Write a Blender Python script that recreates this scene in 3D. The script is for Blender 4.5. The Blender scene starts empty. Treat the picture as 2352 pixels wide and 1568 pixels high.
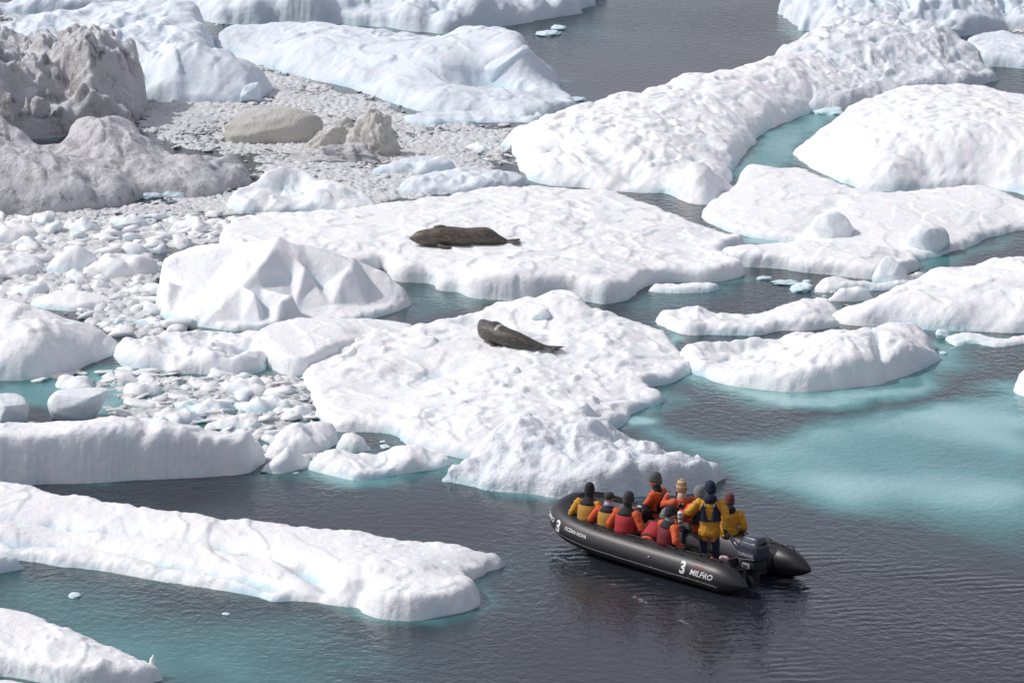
import bpy, bmesh, math, random
import numpy as np
from mathutils import Vector, Matrix

# ------------------------------------------------------------------ camera, sky, sun, exposure
sc = bpy.context.scene
COL = sc.collection
FPX = 11230.0            # focal length in pixels of a 2352 px wide picture
PITCH = math.atan(2554 / FPX)
CAMH = 27.0
cam_d = bpy.data.cameras.new('camera')
cam_d.sensor_width = 36.0
cam_d.lens = FPX / 2352 * 36.0
cam_d.clip_start = 1.0
cam_d.clip_end = 8000
cam = bpy.data.objects.new('camera', cam_d)
cam.location = (0, 0, CAMH)
cam.rotation_euler = (math.pi / 2 - PITCH, 0, 0)
COL.objects.link(cam)
sc.camera = cam

SUN_EL, SUN_AZ = math.radians(46), math.radians(-80)     # azimuth from +Y towards +X: sun behind left
sdir = Vector((math.sin(SUN_AZ) * math.cos(SUN_EL), math.cos(SUN_AZ) * math.cos(SUN_EL), math.sin(SUN_EL)))
w = bpy.data.worlds.new('World')
sc.world = w
w.use_nodes = True
wn = w.node_tree
sky = wn.nodes.new('ShaderNodeTexSky')
sky.sky_type = 'NISHITA'
sky.sun_disc = False
sky.sun_elevation = SUN_EL
sky.sun_rotation = SUN_AZ
sky.air_density = 0.7
sky.dust_density = 1.6
sky.ozone_density = 1.0
hs = wn.nodes.new('ShaderNodeHueSaturation')
hs.inputs['Saturation'].default_value = 0.38
wn.links.new(sky.outputs[0], hs.inputs['Color'])
tn = wn.nodes.new('ShaderNodeVectorMath'); tn.operation = 'MULTIPLY'; tn.inputs[1].default_value = (1.03, .985, 1.02)   # thin high cloud: a greyer, faintly lilac sky
wn.links.new(hs.outputs[0], tn.inputs[0])
wn.links.new(tn.outputs[0], wn.nodes['Background'].inputs[0])
wn.nodes['Background'].inputs[1].default_value = 0.142
sl = bpy.data.lights.new('sun', 'SUN')
sl.energy = 2.4
sl.angle = math.radians(0.6)
sl.color = (1.0, 0.965, 0.92)
so = bpy.data.objects.new('sun', sl)
so.rotation_euler = sdir.to_track_quat('Z', 'Y').to_euler()
so.location = (-40, 60, 60)
COL.objects.link(so)
sc.view_settings.view_transform = 'Standard'
sc.view_settings.look = 'None'
sc.view_settings.gamma = 1.0
sc.view_settings.use_curve_mapping = False
sc.view_settings.exposure = 0.0

rng = np.random.default_rng(7)
random.seed(7)

# ------------------------------------------------------------------ helpers
CP, SP = math.cos(PITCH), math.sin(PITCH)
def un(px, py, z=0.0):
    """point of the place seen at pixel (px,py) of the 2352 px picture at height z"""
    rx = (px - 1176) / FPX; uy = -(py - 784) / FPX
    dy = CP + uy * SP; dz = -SP + uy * CP
    t = (z - CAMH) / dz
    return np.array([rx * t, dy * t, z])
def ppm(py):
    return 11230.0 / (un(1176, py)[1] * CP + CAMH * SP)

def tag(o, label=None, cat=None, group=None, kind=None):
    if label: o['label'] = label
    if cat: o['category'] = cat
    if group: o['group'] = group
    if kind: o['kind'] = kind
    return o

def mk(name, verts, faces, mat=None, parent=None, smooth=True, attrs=None):
    me = bpy.data.meshes.new(name)
    verts = np.asarray(verts, dtype=np.float32)
    if isinstance(faces, np.ndarray):
        n = len(faces); k = faces.shape[1]
        me.vertices.add(len(verts)); me.vertices.foreach_set('co', verts.ravel())
        me.loops.add(n * k); me.loops.foreach_set('vertex_index', faces.astype(np.int32).ravel())
        me.polygons.add(n)
        me.polygons.foreach_set('loop_start', np.arange(0, n * k, k, dtype=np.int32))
        me.polygons.foreach_set('loop_total', np.full(n, k, dtype=np.int32))
        me.update(calc_edges=True)
    else:
        me.from_pydata([tuple(map(float, v)) for v in verts], [], [tuple(f) for f in faces])
    if smooth:
        me.polygons.foreach_set('use_smooth', np.ones(len(me.polygons), dtype=bool))
    for an, arr in (attrs or {}).items():
        a = me.attributes.new(an, 'FLOAT', 'POINT')
        a.data.foreach_set('value', np.asarray(arr, dtype=np.float32))
    if mat:
        for m in (mat if isinstance(mat, (list, tuple)) else [mat]): me.materials.append(m)
    o = bpy.data.objects.new(name, me)
    COL.objects.link(o)
    if parent: o.parent = parent
    return o

def _h(ix, iy, s):
    h = (ix * 374761393 + iy * 668265263 + s * 982451653) & 0xffffffff
    h = ((h ^ (h >> 13)) * 1274126177) & 0xffffffff
    return (h ^ (h >> 16)) & 0xffffffff
def perlin(x, y, seed=0):
    x0 = np.floor(x).astype(np.int64); y0 = np.floor(y).astype(np.int64)
    fx = x - x0; fy = y - y0
    u = fx * fx * fx * (fx * (fx * 6 - 15) + 10); v = fy * fy * fy * (fy * (fy * 6 - 15) + 10)
    def g(ix, iy, dx, dy):
        a = _h(ix, iy, seed) * (2 * math.pi / 4294967296.0)
        return np.cos(a) * dx + np.sin(a) * dy
    n00 = g(x0, y0, fx, fy); n10 = g(x0 + 1, y0, fx - 1, fy)
    n01 = g(x0, y0 + 1, fx, fy - 1); n11 = g(x0 + 1, y0 + 1, fx - 1, fy - 1)
    return ((n00 * (1 - u) + n10 * u) * (1 - v) + (n01 * (1 - u) + n11 * u) * v) * 1.5
def fbm(x, y, seed=0, oct=4, gain=0.5):
    s = 0; a = 1; f = 1
    for i in range(oct):
        s = s + a * perlin(x * f + 17.3 * i, y * f - 9.1 * i, seed + i); a *= gain; f *= 2.03
    return s
def cells(x, y, seed, k=9.0):
    """blended random tilted planes: broken, faceted ice"""
    x0 = np.floor(x).astype(np.int64); y0 = np.floor(y).astype(np.int64)
    num = 0; den = 1e-9
    for i in (-1, 0, 1):
        for j in (-1, 0, 1):
            cx = x0 + i; cy = y0 + j
            r = [_h(cx, cy, seed + q) / 4294967296.0 for q in range(5)]
            dx = x - (cx + 0.15 + 0.7 * r[0]); dy = y - (cy + 0.15 + 0.7 * r[1])
            wt = np.exp(-k * (dx * dx + dy * dy))
            num = num + wt * ((r[2] - .5) * 1.8 * dx + (r[3] - .5) * 1.8 * dy + (r[4] - .5)); den = den + wt
    return num / den
def sab(n, e=.03):
    return np.sqrt(n * n + e) - math.sqrt(e)
def sst(a, b, x):
    t = np.clip((x - a) / (b - a), 0, 1)
    return t * t * (3 - 2 * t)
def sdf(px, py, poly):
    """signed distance, positive inside"""
    n = len(poly); best = np.full(px.shape, 1e9); ins = np.zeros(px.shape, dtype=bool)
    for i in range(n):
        ax, ay = poly[i]; bx, by = poly[(i + 1) % n]
        ex, ey = bx - ax, by - ay; L = ex * ex + ey * ey + 1e-12
        t = np.clip(((px - ax) * ex + (py - ay) * ey) / L, 0, 1)
        d = (px - ax - t * ex) ** 2 + (py - ay - t * ey) ** 2
        best = np.minimum(best, d)
        if abs(ey) > 1e-12:
            c = ((ay > py) != (by > py)) & (px < ex * (py - ay) / ey + ax)
            ins ^= c
    d = np.sqrt(best)
    return np.where(ins, d, -d)
def chaikin(P, n=1):
    for _ in range(n):
        Q = np.roll(P, -1, axis=0)
        P = np.stack([P * .75 + Q * .25, P * .25 + Q * .75], 1).reshape(-1, P.shape[1])
    return P

# ------------------------------------------------------------------ materials
def newmat(name):
    m = bpy.data.materials.new(name); m.use_nodes = True
    nt = m.node_tree
    return m, nt, nt.nodes['Principled BSDF']
def N(nt, t, **kw):
    n = nt.nodes.new(t)
    for k, v in kw.items():
        if k in n.inputs: n.inputs[k].default_value = v
        else: setattr(n, k, v)
    return n
def plain(name, col, rough=0.7, metal=0.0, noise=0.12, nscale=30.0, bump=0.0, coat=0.0):
    m, nt, b = newmat(name)
    tc = N(nt, 'ShaderNodeTexCoord')
    tx = N(nt, 'ShaderNodeTexNoise', Scale=nscale, Detail=4.0)
    nt.links.new(tc.outputs['Object'], tx.inputs['Vector'])
    mr = N(nt, 'ShaderNodeMapRange')
    mr.inputs[3].default_value = 1 - noise * 2; mr.inputs[4].default_value = 1 + noise * 2
    nt.links.new(tx.outputs['Fac'], mr.inputs[0])
    mx = N(nt, 'ShaderNodeVectorMath', operation='SCALE')
    mx.inputs[0].default_value = col
    nt.links.new(mr.outputs[0], mx.inputs['Scale'])
    nt.links.new(mx.outputs[0], b.inputs['Base Color'])
    b.inputs['Roughness'].default_value = rough
    b.inputs['Metallic'].default_value = metal
    b.inputs['Coat Weight'].default_value = coat
    if bump:
        bp = N(nt, 'ShaderNodeBump', Distance=bump, Strength=0.6)
        nt.links.new(tx.outputs['Fac'], bp.inputs['Height'])
        nt.links.new(bp.outputs[0], b.inputs['Normal'])
    return m

def ice_mat(name, snow, ice, dirt=None, dirt_scale=1.2, dirt_amt=0.0, sss=0.0, fine=0.012, grain=0.006, rough=0.75, ledge=0.0):
    m, nt, b = newmat(name)
    L = nt.links.new
    geo = N(nt, 'ShaderNodeNewGeometry')
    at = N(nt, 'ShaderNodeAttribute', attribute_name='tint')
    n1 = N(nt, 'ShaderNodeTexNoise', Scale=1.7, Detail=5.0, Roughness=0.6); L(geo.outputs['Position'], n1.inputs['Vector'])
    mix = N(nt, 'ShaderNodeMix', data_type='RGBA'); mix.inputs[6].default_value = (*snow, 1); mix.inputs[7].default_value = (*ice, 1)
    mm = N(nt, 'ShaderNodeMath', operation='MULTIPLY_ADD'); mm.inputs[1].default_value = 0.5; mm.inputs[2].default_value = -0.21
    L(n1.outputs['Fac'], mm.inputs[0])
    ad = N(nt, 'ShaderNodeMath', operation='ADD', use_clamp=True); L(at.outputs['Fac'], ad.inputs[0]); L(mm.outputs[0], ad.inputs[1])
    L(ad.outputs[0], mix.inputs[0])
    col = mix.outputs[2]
    if dirt:
        n2 = N(nt, 'ShaderNodeTexNoise', Scale=dirt_scale, Detail=8.0, Roughness=0.68); L(geo.outputs['Position'], n2.inputs['Vector'])
        mr = N(nt, 'ShaderNodeMapRange'); mr.inputs[1].default_value = 0.62 - dirt_amt; mr.inputs[2].default_value = 0.72 - dirt_amt * 0.6
        L(n2.outputs['Fac'], mr.inputs[0])
        mx2 = N(nt, 'ShaderNodeMix', data_type='RGBA'); L(mr.outputs[0], mx2.inputs[0]); L(col, mx2.inputs[6]); mx2.inputs[7].default_value = (*dirt, 1)
        n3 = N(nt, 'ShaderNodeTexNoise', Scale=22.0, Detail=3.0); L(geo.outputs['Position'], n3.inputs['Vector'])
        mr3 = N(nt, 'ShaderNodeMapRange'); mr3.inputs[3].default_value = 0.72; mr3.inputs[4].default_value = 1.25; L(n3.outputs['Fac'], mr3.inputs[0])
        sc_ = N(nt, 'ShaderNodeVectorMath', operation='SCALE'); L(mx2.outputs[2], sc_.inputs[0]); L(mr3.outputs[0], sc_.inputs['Scale'])
        col = sc_.outputs[0]
        if ledge:      # snow lying on the flatter ledges
            sx_ = N(nt, 'ShaderNodeSeparateXYZ'); L(geo.outputs['Normal'], sx_.inputs[0])
            la = N(nt, 'ShaderNodeMath', operation='MULTIPLY_ADD'); la.inputs[1].default_value = .9; la.inputs[2].default_value = -.25; L(n1.outputs['Fac'], la.inputs[0])
            lb = N(nt, 'ShaderNodeMath', operation='ADD'); L(sx_.outputs[2], lb.inputs[0]); L(la.outputs[0], lb.inputs[1])
            lm = N(nt, 'ShaderNodeMapRange'); lm.inputs[1].default_value = .74; lm.inputs[2].default_value = 1.02; lm.inputs[4].default_value = ledge; L(lb.outputs[0], lm.inputs[0])
            mx3 = N(nt, 'ShaderNodeMix', data_type='RGBA'); L(lm.outputs[0], mx3.inputs[0]); L(col, mx3.inputs[6]); mx3.inputs[7].default_value = (.72, .73, .76, 1)
            col = mx3.outputs[2]
    L(col, b.inputs['Base Color'])
    b.inputs['Roughness'].default_value = rough
    b.inputs['Specular IOR Level'].default_value = 0.25
    if sss:
        b.inputs['Subsurface Weight'].default_value = sss
        b.inputs['Subsurface Radius'].default_value = (0.25, 0.7, 1.0)
        b.inputs['Subsurface Scale'].default_value = 0.16
    # relief: hand-sized snow lumps and wind grain
    na = N(nt, 'ShaderNodeTexNoise', Scale=5.0, Detail=6.0, Roughness=0.55); L(geo.outputs['Position'], na.inputs['Vector'])
    nb = N(nt, 'ShaderNodeTexNoise', Scale=26.0, Detail=4.0, Roughness=0.6); L(geo.outputs['Position'], nb.inputs['Vector'])
    b1 = N(nt, 'ShaderNodeBump', Distance=fine * 6, Strength=0.55); L(na.outputs['Fac'], b1.inputs['Height'])
    b2 = N(nt, 'ShaderNodeBump', Distance=grain * 4, Strength=0.5); L(nb.outputs['Fac'], b2.inputs['Height']); L(b1.outputs[0], b2.inputs['Normal'])
    L(b2.outputs[0], b.inputs['Normal'])
    return m

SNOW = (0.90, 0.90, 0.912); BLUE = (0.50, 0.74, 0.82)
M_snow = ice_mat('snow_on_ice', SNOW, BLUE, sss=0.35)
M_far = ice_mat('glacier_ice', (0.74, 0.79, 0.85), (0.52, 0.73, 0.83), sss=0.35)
M_rough = ice_mat('hummocked_ice', (0.78, 0.80, 0.84), BLUE, sss=0.3, fine=0.03, grain=0.012)
M_dirty = ice_mat('sediment_ice', (0.60, 0.60, 0.60), (0.48, 0.475, 0.465), dirt=(0.20, 0.19, 0.175), dirt_scale=1.5, dirt_amt=0.10, fine=0.035, grain=0.03, rough=0.5, ledge=.95)
M_dirty2 = ice_mat('sediment_speckled_ice', (0.68, 0.675, 0.69), (0.48, 0.48, 0.49), dirt=(0.24, 0.225, 0.215), dirt_scale=2.4, dirt_amt=0.09, fine=0.035, grain=0.035, rough=0.45, ledge=.35)
M_brown = ice_mat('brown_stained_ice', (0.62, 0.605, 0.55), (0.50, 0.48, 0.39), dirt=(0.28, 0.245, 0.19), dirt_scale=2.2, dirt_amt=0.02, fine=0.02, grain=0.03, rough=0.4, ledge=.4)
M_beige = ice_mat('beige_granular_ice', (0.70, 0.68, 0.64), (0.55, 0.52, 0.45), dirt=(0.34, 0.30, 0.24), dirt_scale=3.0, dirt_amt=0.03, fine=0.03, grain=0.035, rough=0.45, ledge=.6)
M_brash = ice_mat('brash_ice', (0.80, 0.81, 0.82), (0.54, 0.58, 0.59), sss=0.0, fine=0.02, grain=0.01, rough=0.45)

# ------------------------------------------------------------------ floes
WATER_T = []        # (kind, data...) for the submerged ice colour of the water
FLOES = []          # (xmin,xmax,ymin,ymax, lookup)
def normals2(P):
    a = np.roll(P, -1, 0) - np.roll(P, 1, 0)
    nrm = np.stack([a[:, 1], -a[:, 0]], 1); nrm /= (np.linalg.norm(nrm, axis=1, keepdims=True) + 1e-9)
    area = 0.5 * np.sum(P[:, 0] * np.roll(P[:, 1], -1) - np.roll(P[:, 0], -1) * P[:, 1])
    return nrm if area > 0 else -nrm
nfl = [0]
def floe(name, label, outline, ctrl=(), eh=0.35, w=0.35, amp=0.05, asc=1.0, rag=0.12, facet=0.0, fsc=1.0, scallop=0.0, ssc=1.2,
         hummock=0.0, ov=0.05, res=0.06, mat=None, shelf=0.5, cat='ice floe', group='ice floes packed in the cove', pw=2.2, groove=None, tintadd=0.0, rbf=0.6, tri=False):
    nfl[0] += 1; sd = nfl[0] * 31
    P = []; C = []
    raw = []
    for q in outline:
        h = q[2] if len(q) > 2 else 0.0
        raw.append(un(q[0], q[1], h))
        e = q[3] if len(q) > 3 else (h if h > 0 else eh)
        C.append((raw[-1][0], raw[-1][1], e))
    P = np.array([r[:2] for r in raw])
    nr = normals2(P)
    for i, q in enumerate(outline):
        if len(q) > 2 and q[2] > 0: P[i] += nr[i] * w * 0.55
    for q in ctrl:
        r = un(q[0], q[1], q[2]); C.append((r[0], r[1], q[2]))
    C = np.array(C)
    S = chaikin(P, 2)
    D = np.hypot(C[:, None, 0] - C[None, :, 0], C[:, None, 1] - C[None, :, 1])
    A = np.sqrt(D * D + rbf * rbf)
    A[np.diag_indices(len(C))] -= 0.02
    m0 = C[:, 2].mean()
    try: wt = np.linalg.solve(A + 0 * A, C[:, 2] - m0)
    except Exception: wt = np.linalg.lstsq(A, C[:, 2] - m0, rcond=None)[0]
    x0, y0 = S.min(0) - 0.4; x1, y1 = S.max(0) + 0.4
    gx = np.arange(x0, x1, res); gy = np.arange(y0, y1, res * 1.3)
    X, Y = np.meshgrid(gx, gy)
    wx = X + rag * fbm(X * 0.8, Y * 0.8, sd, 3, .4); wy = Y + rag * 1.3 * fbm(X * 0.8, Y * 0.8, sd + 7, 3, .4)
    d = sdf(wx, wy, S) + rag * 0.25 * perlin(X * 1.9, Y * 1.9, sd + 3)
    H = np.full(X.shape, m0)
    for i in range(len(C)): H += wt[i] * np.sqrt((X - C[i, 0]) ** 2 + (Y - C[i, 1]) ** 2 + rbf * rbf)
    if tri:      # broken ice: plane facets between the given crest and foot points
        from mathutils.geometry import delaunay_2d_cdt
        res_ = delaunay_2d_cdt([Vector((c[0], c[1])) for c in C], [], [], 0, 1e-5)
        vs = np.array([v[:] for v in res_[0]]); src = res_[3]
        hz = np.array([C[q[0], 2] if q else m0 for q in src])
        H2 = H.copy()
        for f in res_[2]:
            a, b_, c_ = [vs[i] for i in f]; det = (b_[1] - c_[1]) * (a[0] - c_[0]) + (c_[0] - b_[0]) * (a[1] - c_[1])
            if abs(det) < 1e-9: continue
            l1 = ((b_[1] - c_[1]) * (wx - c_[0]) + (c_[0] - b_[0]) * (wy - c_[1])) / det
            l2 = ((c_[1] - a[1]) * (wx - c_[0]) + (a[0] - c_[0]) * (wy - c_[1])) / det
            l3 = 1 - l1 - l2; q = (l1 >= -.001) & (l2 >= -.001) & (l3 >= -.001)
            H2[q] = (l1 * hz[f[0]] + l2 * hz[f[1]] + l3 * hz[f[2]])[q]
        H = H2
        for _ in range(2): H = (H + np.roll(H, 1, 0) + np.roll(H, -1, 0) + np.roll(H, 1, 1) + np.roll(H, -1, 1)) / 5
    H = np.clip(H, 0.06, C[:, 2].max() * 1.15 + 0.05)
    rel = amp * fbm(X * asc * 0.55, Y * asc * 0.4, sd + 11, 5, .5)
    rel = rel + amp * 0.35 * sab(fbm(X * asc * 2.2, Y * asc * 1.8, sd + 12, 3, .5))
    bq = min(1.3, (amp / .045) ** 2)
    rel = rel + bq * .05 * sst(.42, .72, perlin(X * 2.4, Y * 2.0, sd + 15)) * sst(-.1, .3, perlin(X * .5, Y * .4, sd + 16)) + bq * .022 * sst(.3, .6, perlin(X * 5.5, Y * 4.6, sd + 17)) * sst(-.2, .3, perlin(X * .7, Y * .6, sd + 18))
    rel = rel * (.35 + .95 * sst(-.35, .5, perlin(X * .28, Y * .2, sd + 19)))
    # broken crust: low steps that wander across the snow, sharp on one side
    st = min(1.5, amp / .06)
    l1 = fbm(X * .32 + .12 * Y, Y * .28, sd + 23, 3, .38); l2 = fbm(X * .5, Y * .38 + .15 * X, sd + 24, 3, .38)
    rel = rel + st * (.065 * (sst(-.02, .02, l1) - .8 * sst(0, .5, l1)) + .05 * (sst(.12, .155, l2) - .8 * sst(.15, .6, l2)) - .04 * (sst(-.34, -.31, l2) - .8 * sst(-.9, -.31, l2)))
    if facet: rel = rel + facet * cells(wx * fsc + 3.1, wy * fsc * .8, sd + 21) + facet * .4 * cells(wx * fsc * 2.3, wy * fsc * 2, sd + 29, 14.)
    if scallop:
        u = X + .25 * perlin(X * .7, Y * .7, sd + 40); v = Y + .35 * perlin(X * .6, Y * .6, sd + 41)
        rel = rel - scallop * (.5 - .5 * sab(perlin(u * ssc * 1.6, v * ssc * 0.9, sd + 42), .01)) * sst(-.3, .4, perlin(X * .3, Y * .2, sd + 44) + .2) * 0 - scallop * sst(.0, .55, perlin(u * ssc * 1.5, v * ssc * 0.95, sd + 42)) + scallop * .5 * sab(perlin(u * ssc * 2.9, v * ssc * 1.9, sd + 43))
    if hummock:
        r1 = perlin(X * 1.5, Y * 1.1, sd + 51); r2 = perlin(X * 3.3, Y * 2.6, sd + 52)
        msk = sst(-0.25, 0.5, perlin(X * .35, Y * .3, sd + 53) + 0.25)
        rel = rel + hummock * msk * (1.1 * sab(r1) + 0.5 * sab(r2) + 0.9 * cells(wx * 1.5, wy * 1.2, sd + 54, 10.))
    if groove is not None:
        for (gp, depth, width) in groove:
            G = np.array([un(a, b_, c_)[:2] for a, b_, c_ in gp])
            best = np.full(X.shape, 1e9)
            for i in range(len(G) - 1):
                ex, ey = G[i + 1] - G[i]; t = np.clip(((X - G[i, 0]) * ex + (Y - G[i, 1]) * ey) / (ex * ex + ey * ey), 0, 1)
                best = np.minimum(best, np.hypot(X - G[i, 0] - t * ex, Y - G[i, 1] - t * ey))
            rel = rel - depth * np.exp(-(best / width) ** 2) * (1 + .5 * fbm(X * 1.5, Y * 1.5, sd + 60, 2))
    gy0, gx0 = np.gradient(d, res * 1.3, res); g2 = gx0 ** 2 + gy0 ** 2 + 1e-6
    t = np.clip(d / (w * (1 + .4 * perlin(X * .9, Y * .9, sd + 5))), 0, 1)
    prof = (1 - (1 - t) ** pw) ** (1 / pw)
    Z = np.maximum(H + rel, 0.05) * prof
    Z = np.where(d < 0, np.maximum(d * 1.3, -0.3), Z)
    # overhang: the cliff leans out above the melt notch
    gyv, gxv = gy0, gx0
    gn = np.hypot(gxv, gyv) + 1e-6
    lean = ov * sst(0.04, 0.22, Z) * (1 - sst(w * 0.5, w * 1.6, d)) * (d > 0)
    X2 = X - gxv / gn * lean; Y2 = Y - gyv / gn * lean
    # real relief in every direction on steep faces
    steep = (1 - sst(0, w, d)) * (d > 0)
    def n3(k, s_):
        return perlin(k * (X + 1.5 * Z), k * (Y + .4 * Z), s_) + perlin(k * (X - 1.5 * Z) + 9.1, k * (Y - .9 * Z) + 4.3, s_ + 1)
    jit = 0.05 * n3(1.5, sd + 70) + 0.032 * n3(3.6, sd + 72) + .014 * n3(8.0, sd + 74)
    X2 = X2 - gxv / gn * jit * steep; Y2 = Y2 - gyv / gn * jit * steep
    # the steep faces are relaxed so that they run clean along the grid
    zone = np.clip(1 - sst(w * .9, w * 1.6, d), 0, 1) * (d > -.3)
    for _ in range(6):
        for Q in (X2, Y2, Z):
            a = (np.roll(Q, 1, 0) + np.roll(Q, -1, 0) + 2 * np.roll(Q, 1, 1) + 2 * np.roll(Q, -1, 1)) / 6
            Q[1:-1, 1:-1] += ((a - Q) * zone * .6)[1:-1, 1:-1]
    crumb = (1 - sst(w * .5, w * 1.3, d)) * (d > .0)
    cr_ = .030 * (perlin(3.3 * (X2 + 1.1 * Z), 3.3 * (Y2 + .4 * Z), sd + 80) + perlin(3.3 * (X2 - 1.1 * Z), 3.3 * (Y2 - .9 * Z), sd + 81)) + .018 * (perlin(7.5 * (X2 + Z), 7.5 * (Y2 + .4 * Z), sd + 82) + perlin(7.5 * (X2 - 1.1 * Z), 7.5 * (Y2 - .9 * Z), sd + 83))
    X2 = X2 - gxv / gn * cr_ * crumb; Y2 = Y2 - gyv / gn * cr_ * crumb; Z = Z + cr_ * .5 * (d > w * .5) * (1 - sst(w, w * 2.5, d))
    # bare blue ice shows low on the sides; hollows are painted bluer for their dim, scattered light
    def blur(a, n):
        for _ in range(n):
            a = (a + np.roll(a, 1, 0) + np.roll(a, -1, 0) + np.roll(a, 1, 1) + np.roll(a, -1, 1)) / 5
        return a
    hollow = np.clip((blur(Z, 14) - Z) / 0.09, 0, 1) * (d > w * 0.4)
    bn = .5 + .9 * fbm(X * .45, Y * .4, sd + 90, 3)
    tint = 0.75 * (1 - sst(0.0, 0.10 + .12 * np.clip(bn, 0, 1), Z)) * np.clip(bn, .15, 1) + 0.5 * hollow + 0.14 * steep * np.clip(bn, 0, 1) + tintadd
    keep = d > -0.22
    q = keep[:-1, :-1] | keep[1:, :-1] | keep[:-1, 1:] | keep[1:, 1:]
    idx = np.arange(X.size).reshape(X.shape)
    F = np.stack([idx[:-1, :-1][q], idx[:-1, 1:][q], idx[1:, 1:][q], idx[1:, :-1][q]], 1)
    used = np.zeros(X.size, dtype=bool); used[F.ravel()] = True
    remap = np.cumsum(used) - 1
    V = np.stack([X2.ravel(), Y2.ravel(), Z.ravel()], 1)[used]
    cx, cy = S.mean(0)
    V = V - np.array([cx, cy, 0])
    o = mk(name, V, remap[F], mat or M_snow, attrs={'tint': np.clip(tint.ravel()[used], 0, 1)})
    o.location = (cx, cy, 0)
    tag(o, label, {'iceberg': 'iceberg', 'ice_ridge': 'ice ridge'}.get(name, cat), group)
    def look(x, y):
        i = int(round((x - gx[0]) / res)); j = int(round((y - gy[0]) / (res * 1.3)))
        return float(Z[j, i]) if 0 <= i < len(gx) and 0 <= j < len(gy) else -1.0
    FLOES.append((x0, x1, y0, y1, look))
    if shelf: WATER_T.append(('shelf', S, shelf))
    return o
def ground(x, y):
    h = 0.0
    for a, b, c, d_, lk in FLOES:
        if a < x < b and c < y < d_: h = max(h, lk(x, y))
    return h

# ------------------------------------------------------------------ large floes, traced back onto the water plane
# outline points: (px, py) on the waterline, (px, py, h) on a far rim standing h metres high, (px, py, 0, e) waterline below a cliff e metres high
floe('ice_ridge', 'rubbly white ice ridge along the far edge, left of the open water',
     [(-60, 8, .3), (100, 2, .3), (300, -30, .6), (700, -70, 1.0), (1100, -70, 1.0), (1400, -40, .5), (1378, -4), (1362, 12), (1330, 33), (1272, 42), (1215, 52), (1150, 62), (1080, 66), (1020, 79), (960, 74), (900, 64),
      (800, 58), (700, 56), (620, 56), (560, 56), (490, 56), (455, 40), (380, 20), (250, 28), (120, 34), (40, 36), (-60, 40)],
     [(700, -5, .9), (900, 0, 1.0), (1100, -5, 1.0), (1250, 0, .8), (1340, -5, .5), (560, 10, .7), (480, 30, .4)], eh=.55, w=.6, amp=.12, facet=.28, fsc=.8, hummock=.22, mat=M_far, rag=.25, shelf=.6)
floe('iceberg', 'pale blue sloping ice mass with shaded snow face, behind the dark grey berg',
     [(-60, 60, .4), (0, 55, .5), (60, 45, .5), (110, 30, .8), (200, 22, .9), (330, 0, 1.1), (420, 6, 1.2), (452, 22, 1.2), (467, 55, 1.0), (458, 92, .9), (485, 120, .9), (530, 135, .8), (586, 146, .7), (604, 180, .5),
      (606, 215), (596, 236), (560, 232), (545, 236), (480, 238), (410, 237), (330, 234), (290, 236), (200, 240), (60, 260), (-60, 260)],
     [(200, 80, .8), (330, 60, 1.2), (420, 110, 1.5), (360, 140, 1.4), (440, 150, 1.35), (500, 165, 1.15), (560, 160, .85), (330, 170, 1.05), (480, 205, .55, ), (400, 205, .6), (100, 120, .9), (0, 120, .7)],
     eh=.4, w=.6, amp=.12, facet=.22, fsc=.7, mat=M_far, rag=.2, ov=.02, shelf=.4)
floe('ice_floe', 'long smooth white floe with a blue hollow at its left end',
     [(488, 78, .45), (520, 58, .55), (640, 52, .7), (760, 56, .75), (880, 67, .75), (960, 79, .75), (1015, 82, .8), (1042, 64, 1.0), (1090, 58, 1.1), (1150, 62, 1.2), (1200, 77, 1.3), (1214, 100, 1.2), (1222, 122, .9), (1254, 140, .7), (1262, 152, .6), (1256, 172, .4), (1280, 200, .25), (1305, 232, .1),
      (1330, 242), (1290, 250), (1255, 268), (1215, 280), (1150, 272), (1100, 262), (1060, 264), (1000, 262), (960, 258), (920, 244), (850, 216), (760, 192), (690, 178), (620, 158), (560, 140), (500, 112), (484, 95)],
     [(560, 85, .35), (600, 110, .35), (560, 110, .18), (700, 100, .8), (850, 120, .85), (950, 150, .8), (1050, 130, 1.0), (1120, 110, 1.15), (1190, 105, 1.35), (1150, 165, .6), (1100, 185, .35), (1180, 210, .4), (1000, 220, .5), (1250, 230, .2), (760, 160, .5), (850, 180, .55)],
     eh=.3, w=.7, amp=.06, ov=0, rag=.12, mat=M_far, shelf=.7, groove=[([(1060, 188, .4), (1110, 182, .4), (1180, 190, .4)], .25, .5), ([(520, 100, .35), (600, 118, .3)], .15, .7)])
floe('iceberg', 'tall dirty grey rubble berg at the left edge',
     [(-60, 100, 1.9), (0, 98, 1.9), (45, 95, 1.95), (78, 92, 2.0), (92, 72, 2.2), (130, 58, 2.4), (200, 58, 2.4), (250, 68, 2.3), (272, 88, 2.1), (308, 96, 1.9), (314, 130, 1.7), (322, 150, 1.4), (310, 195, .9), (300, 230, .6),
      (308, 290), (296, 300), (270, 300), (200, 305), (100, 320), (-60, 320)],
     [(100, 110, 2.1), (200, 100, 2.3), (270, 130, 1.9), (60, 150, 1.9), (150, 160, 1.7), (230, 170, 1.6), (290, 165, 1.4), (50, 200, 1.4), (170, 200, 1.25), (250, 220, 1.0), (60, 250, .8), (180, 250, .7), (260, 260, .4), (20, 180, 1.7), (-40, 180, 1.8), (-40, 260, .8)],
     eh=.7, w=.3, amp=.13, facet=.62, fsc=1.25, hummock=.22, mat=M_dirty, rag=.16, shelf=.1, res=.05)
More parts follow.
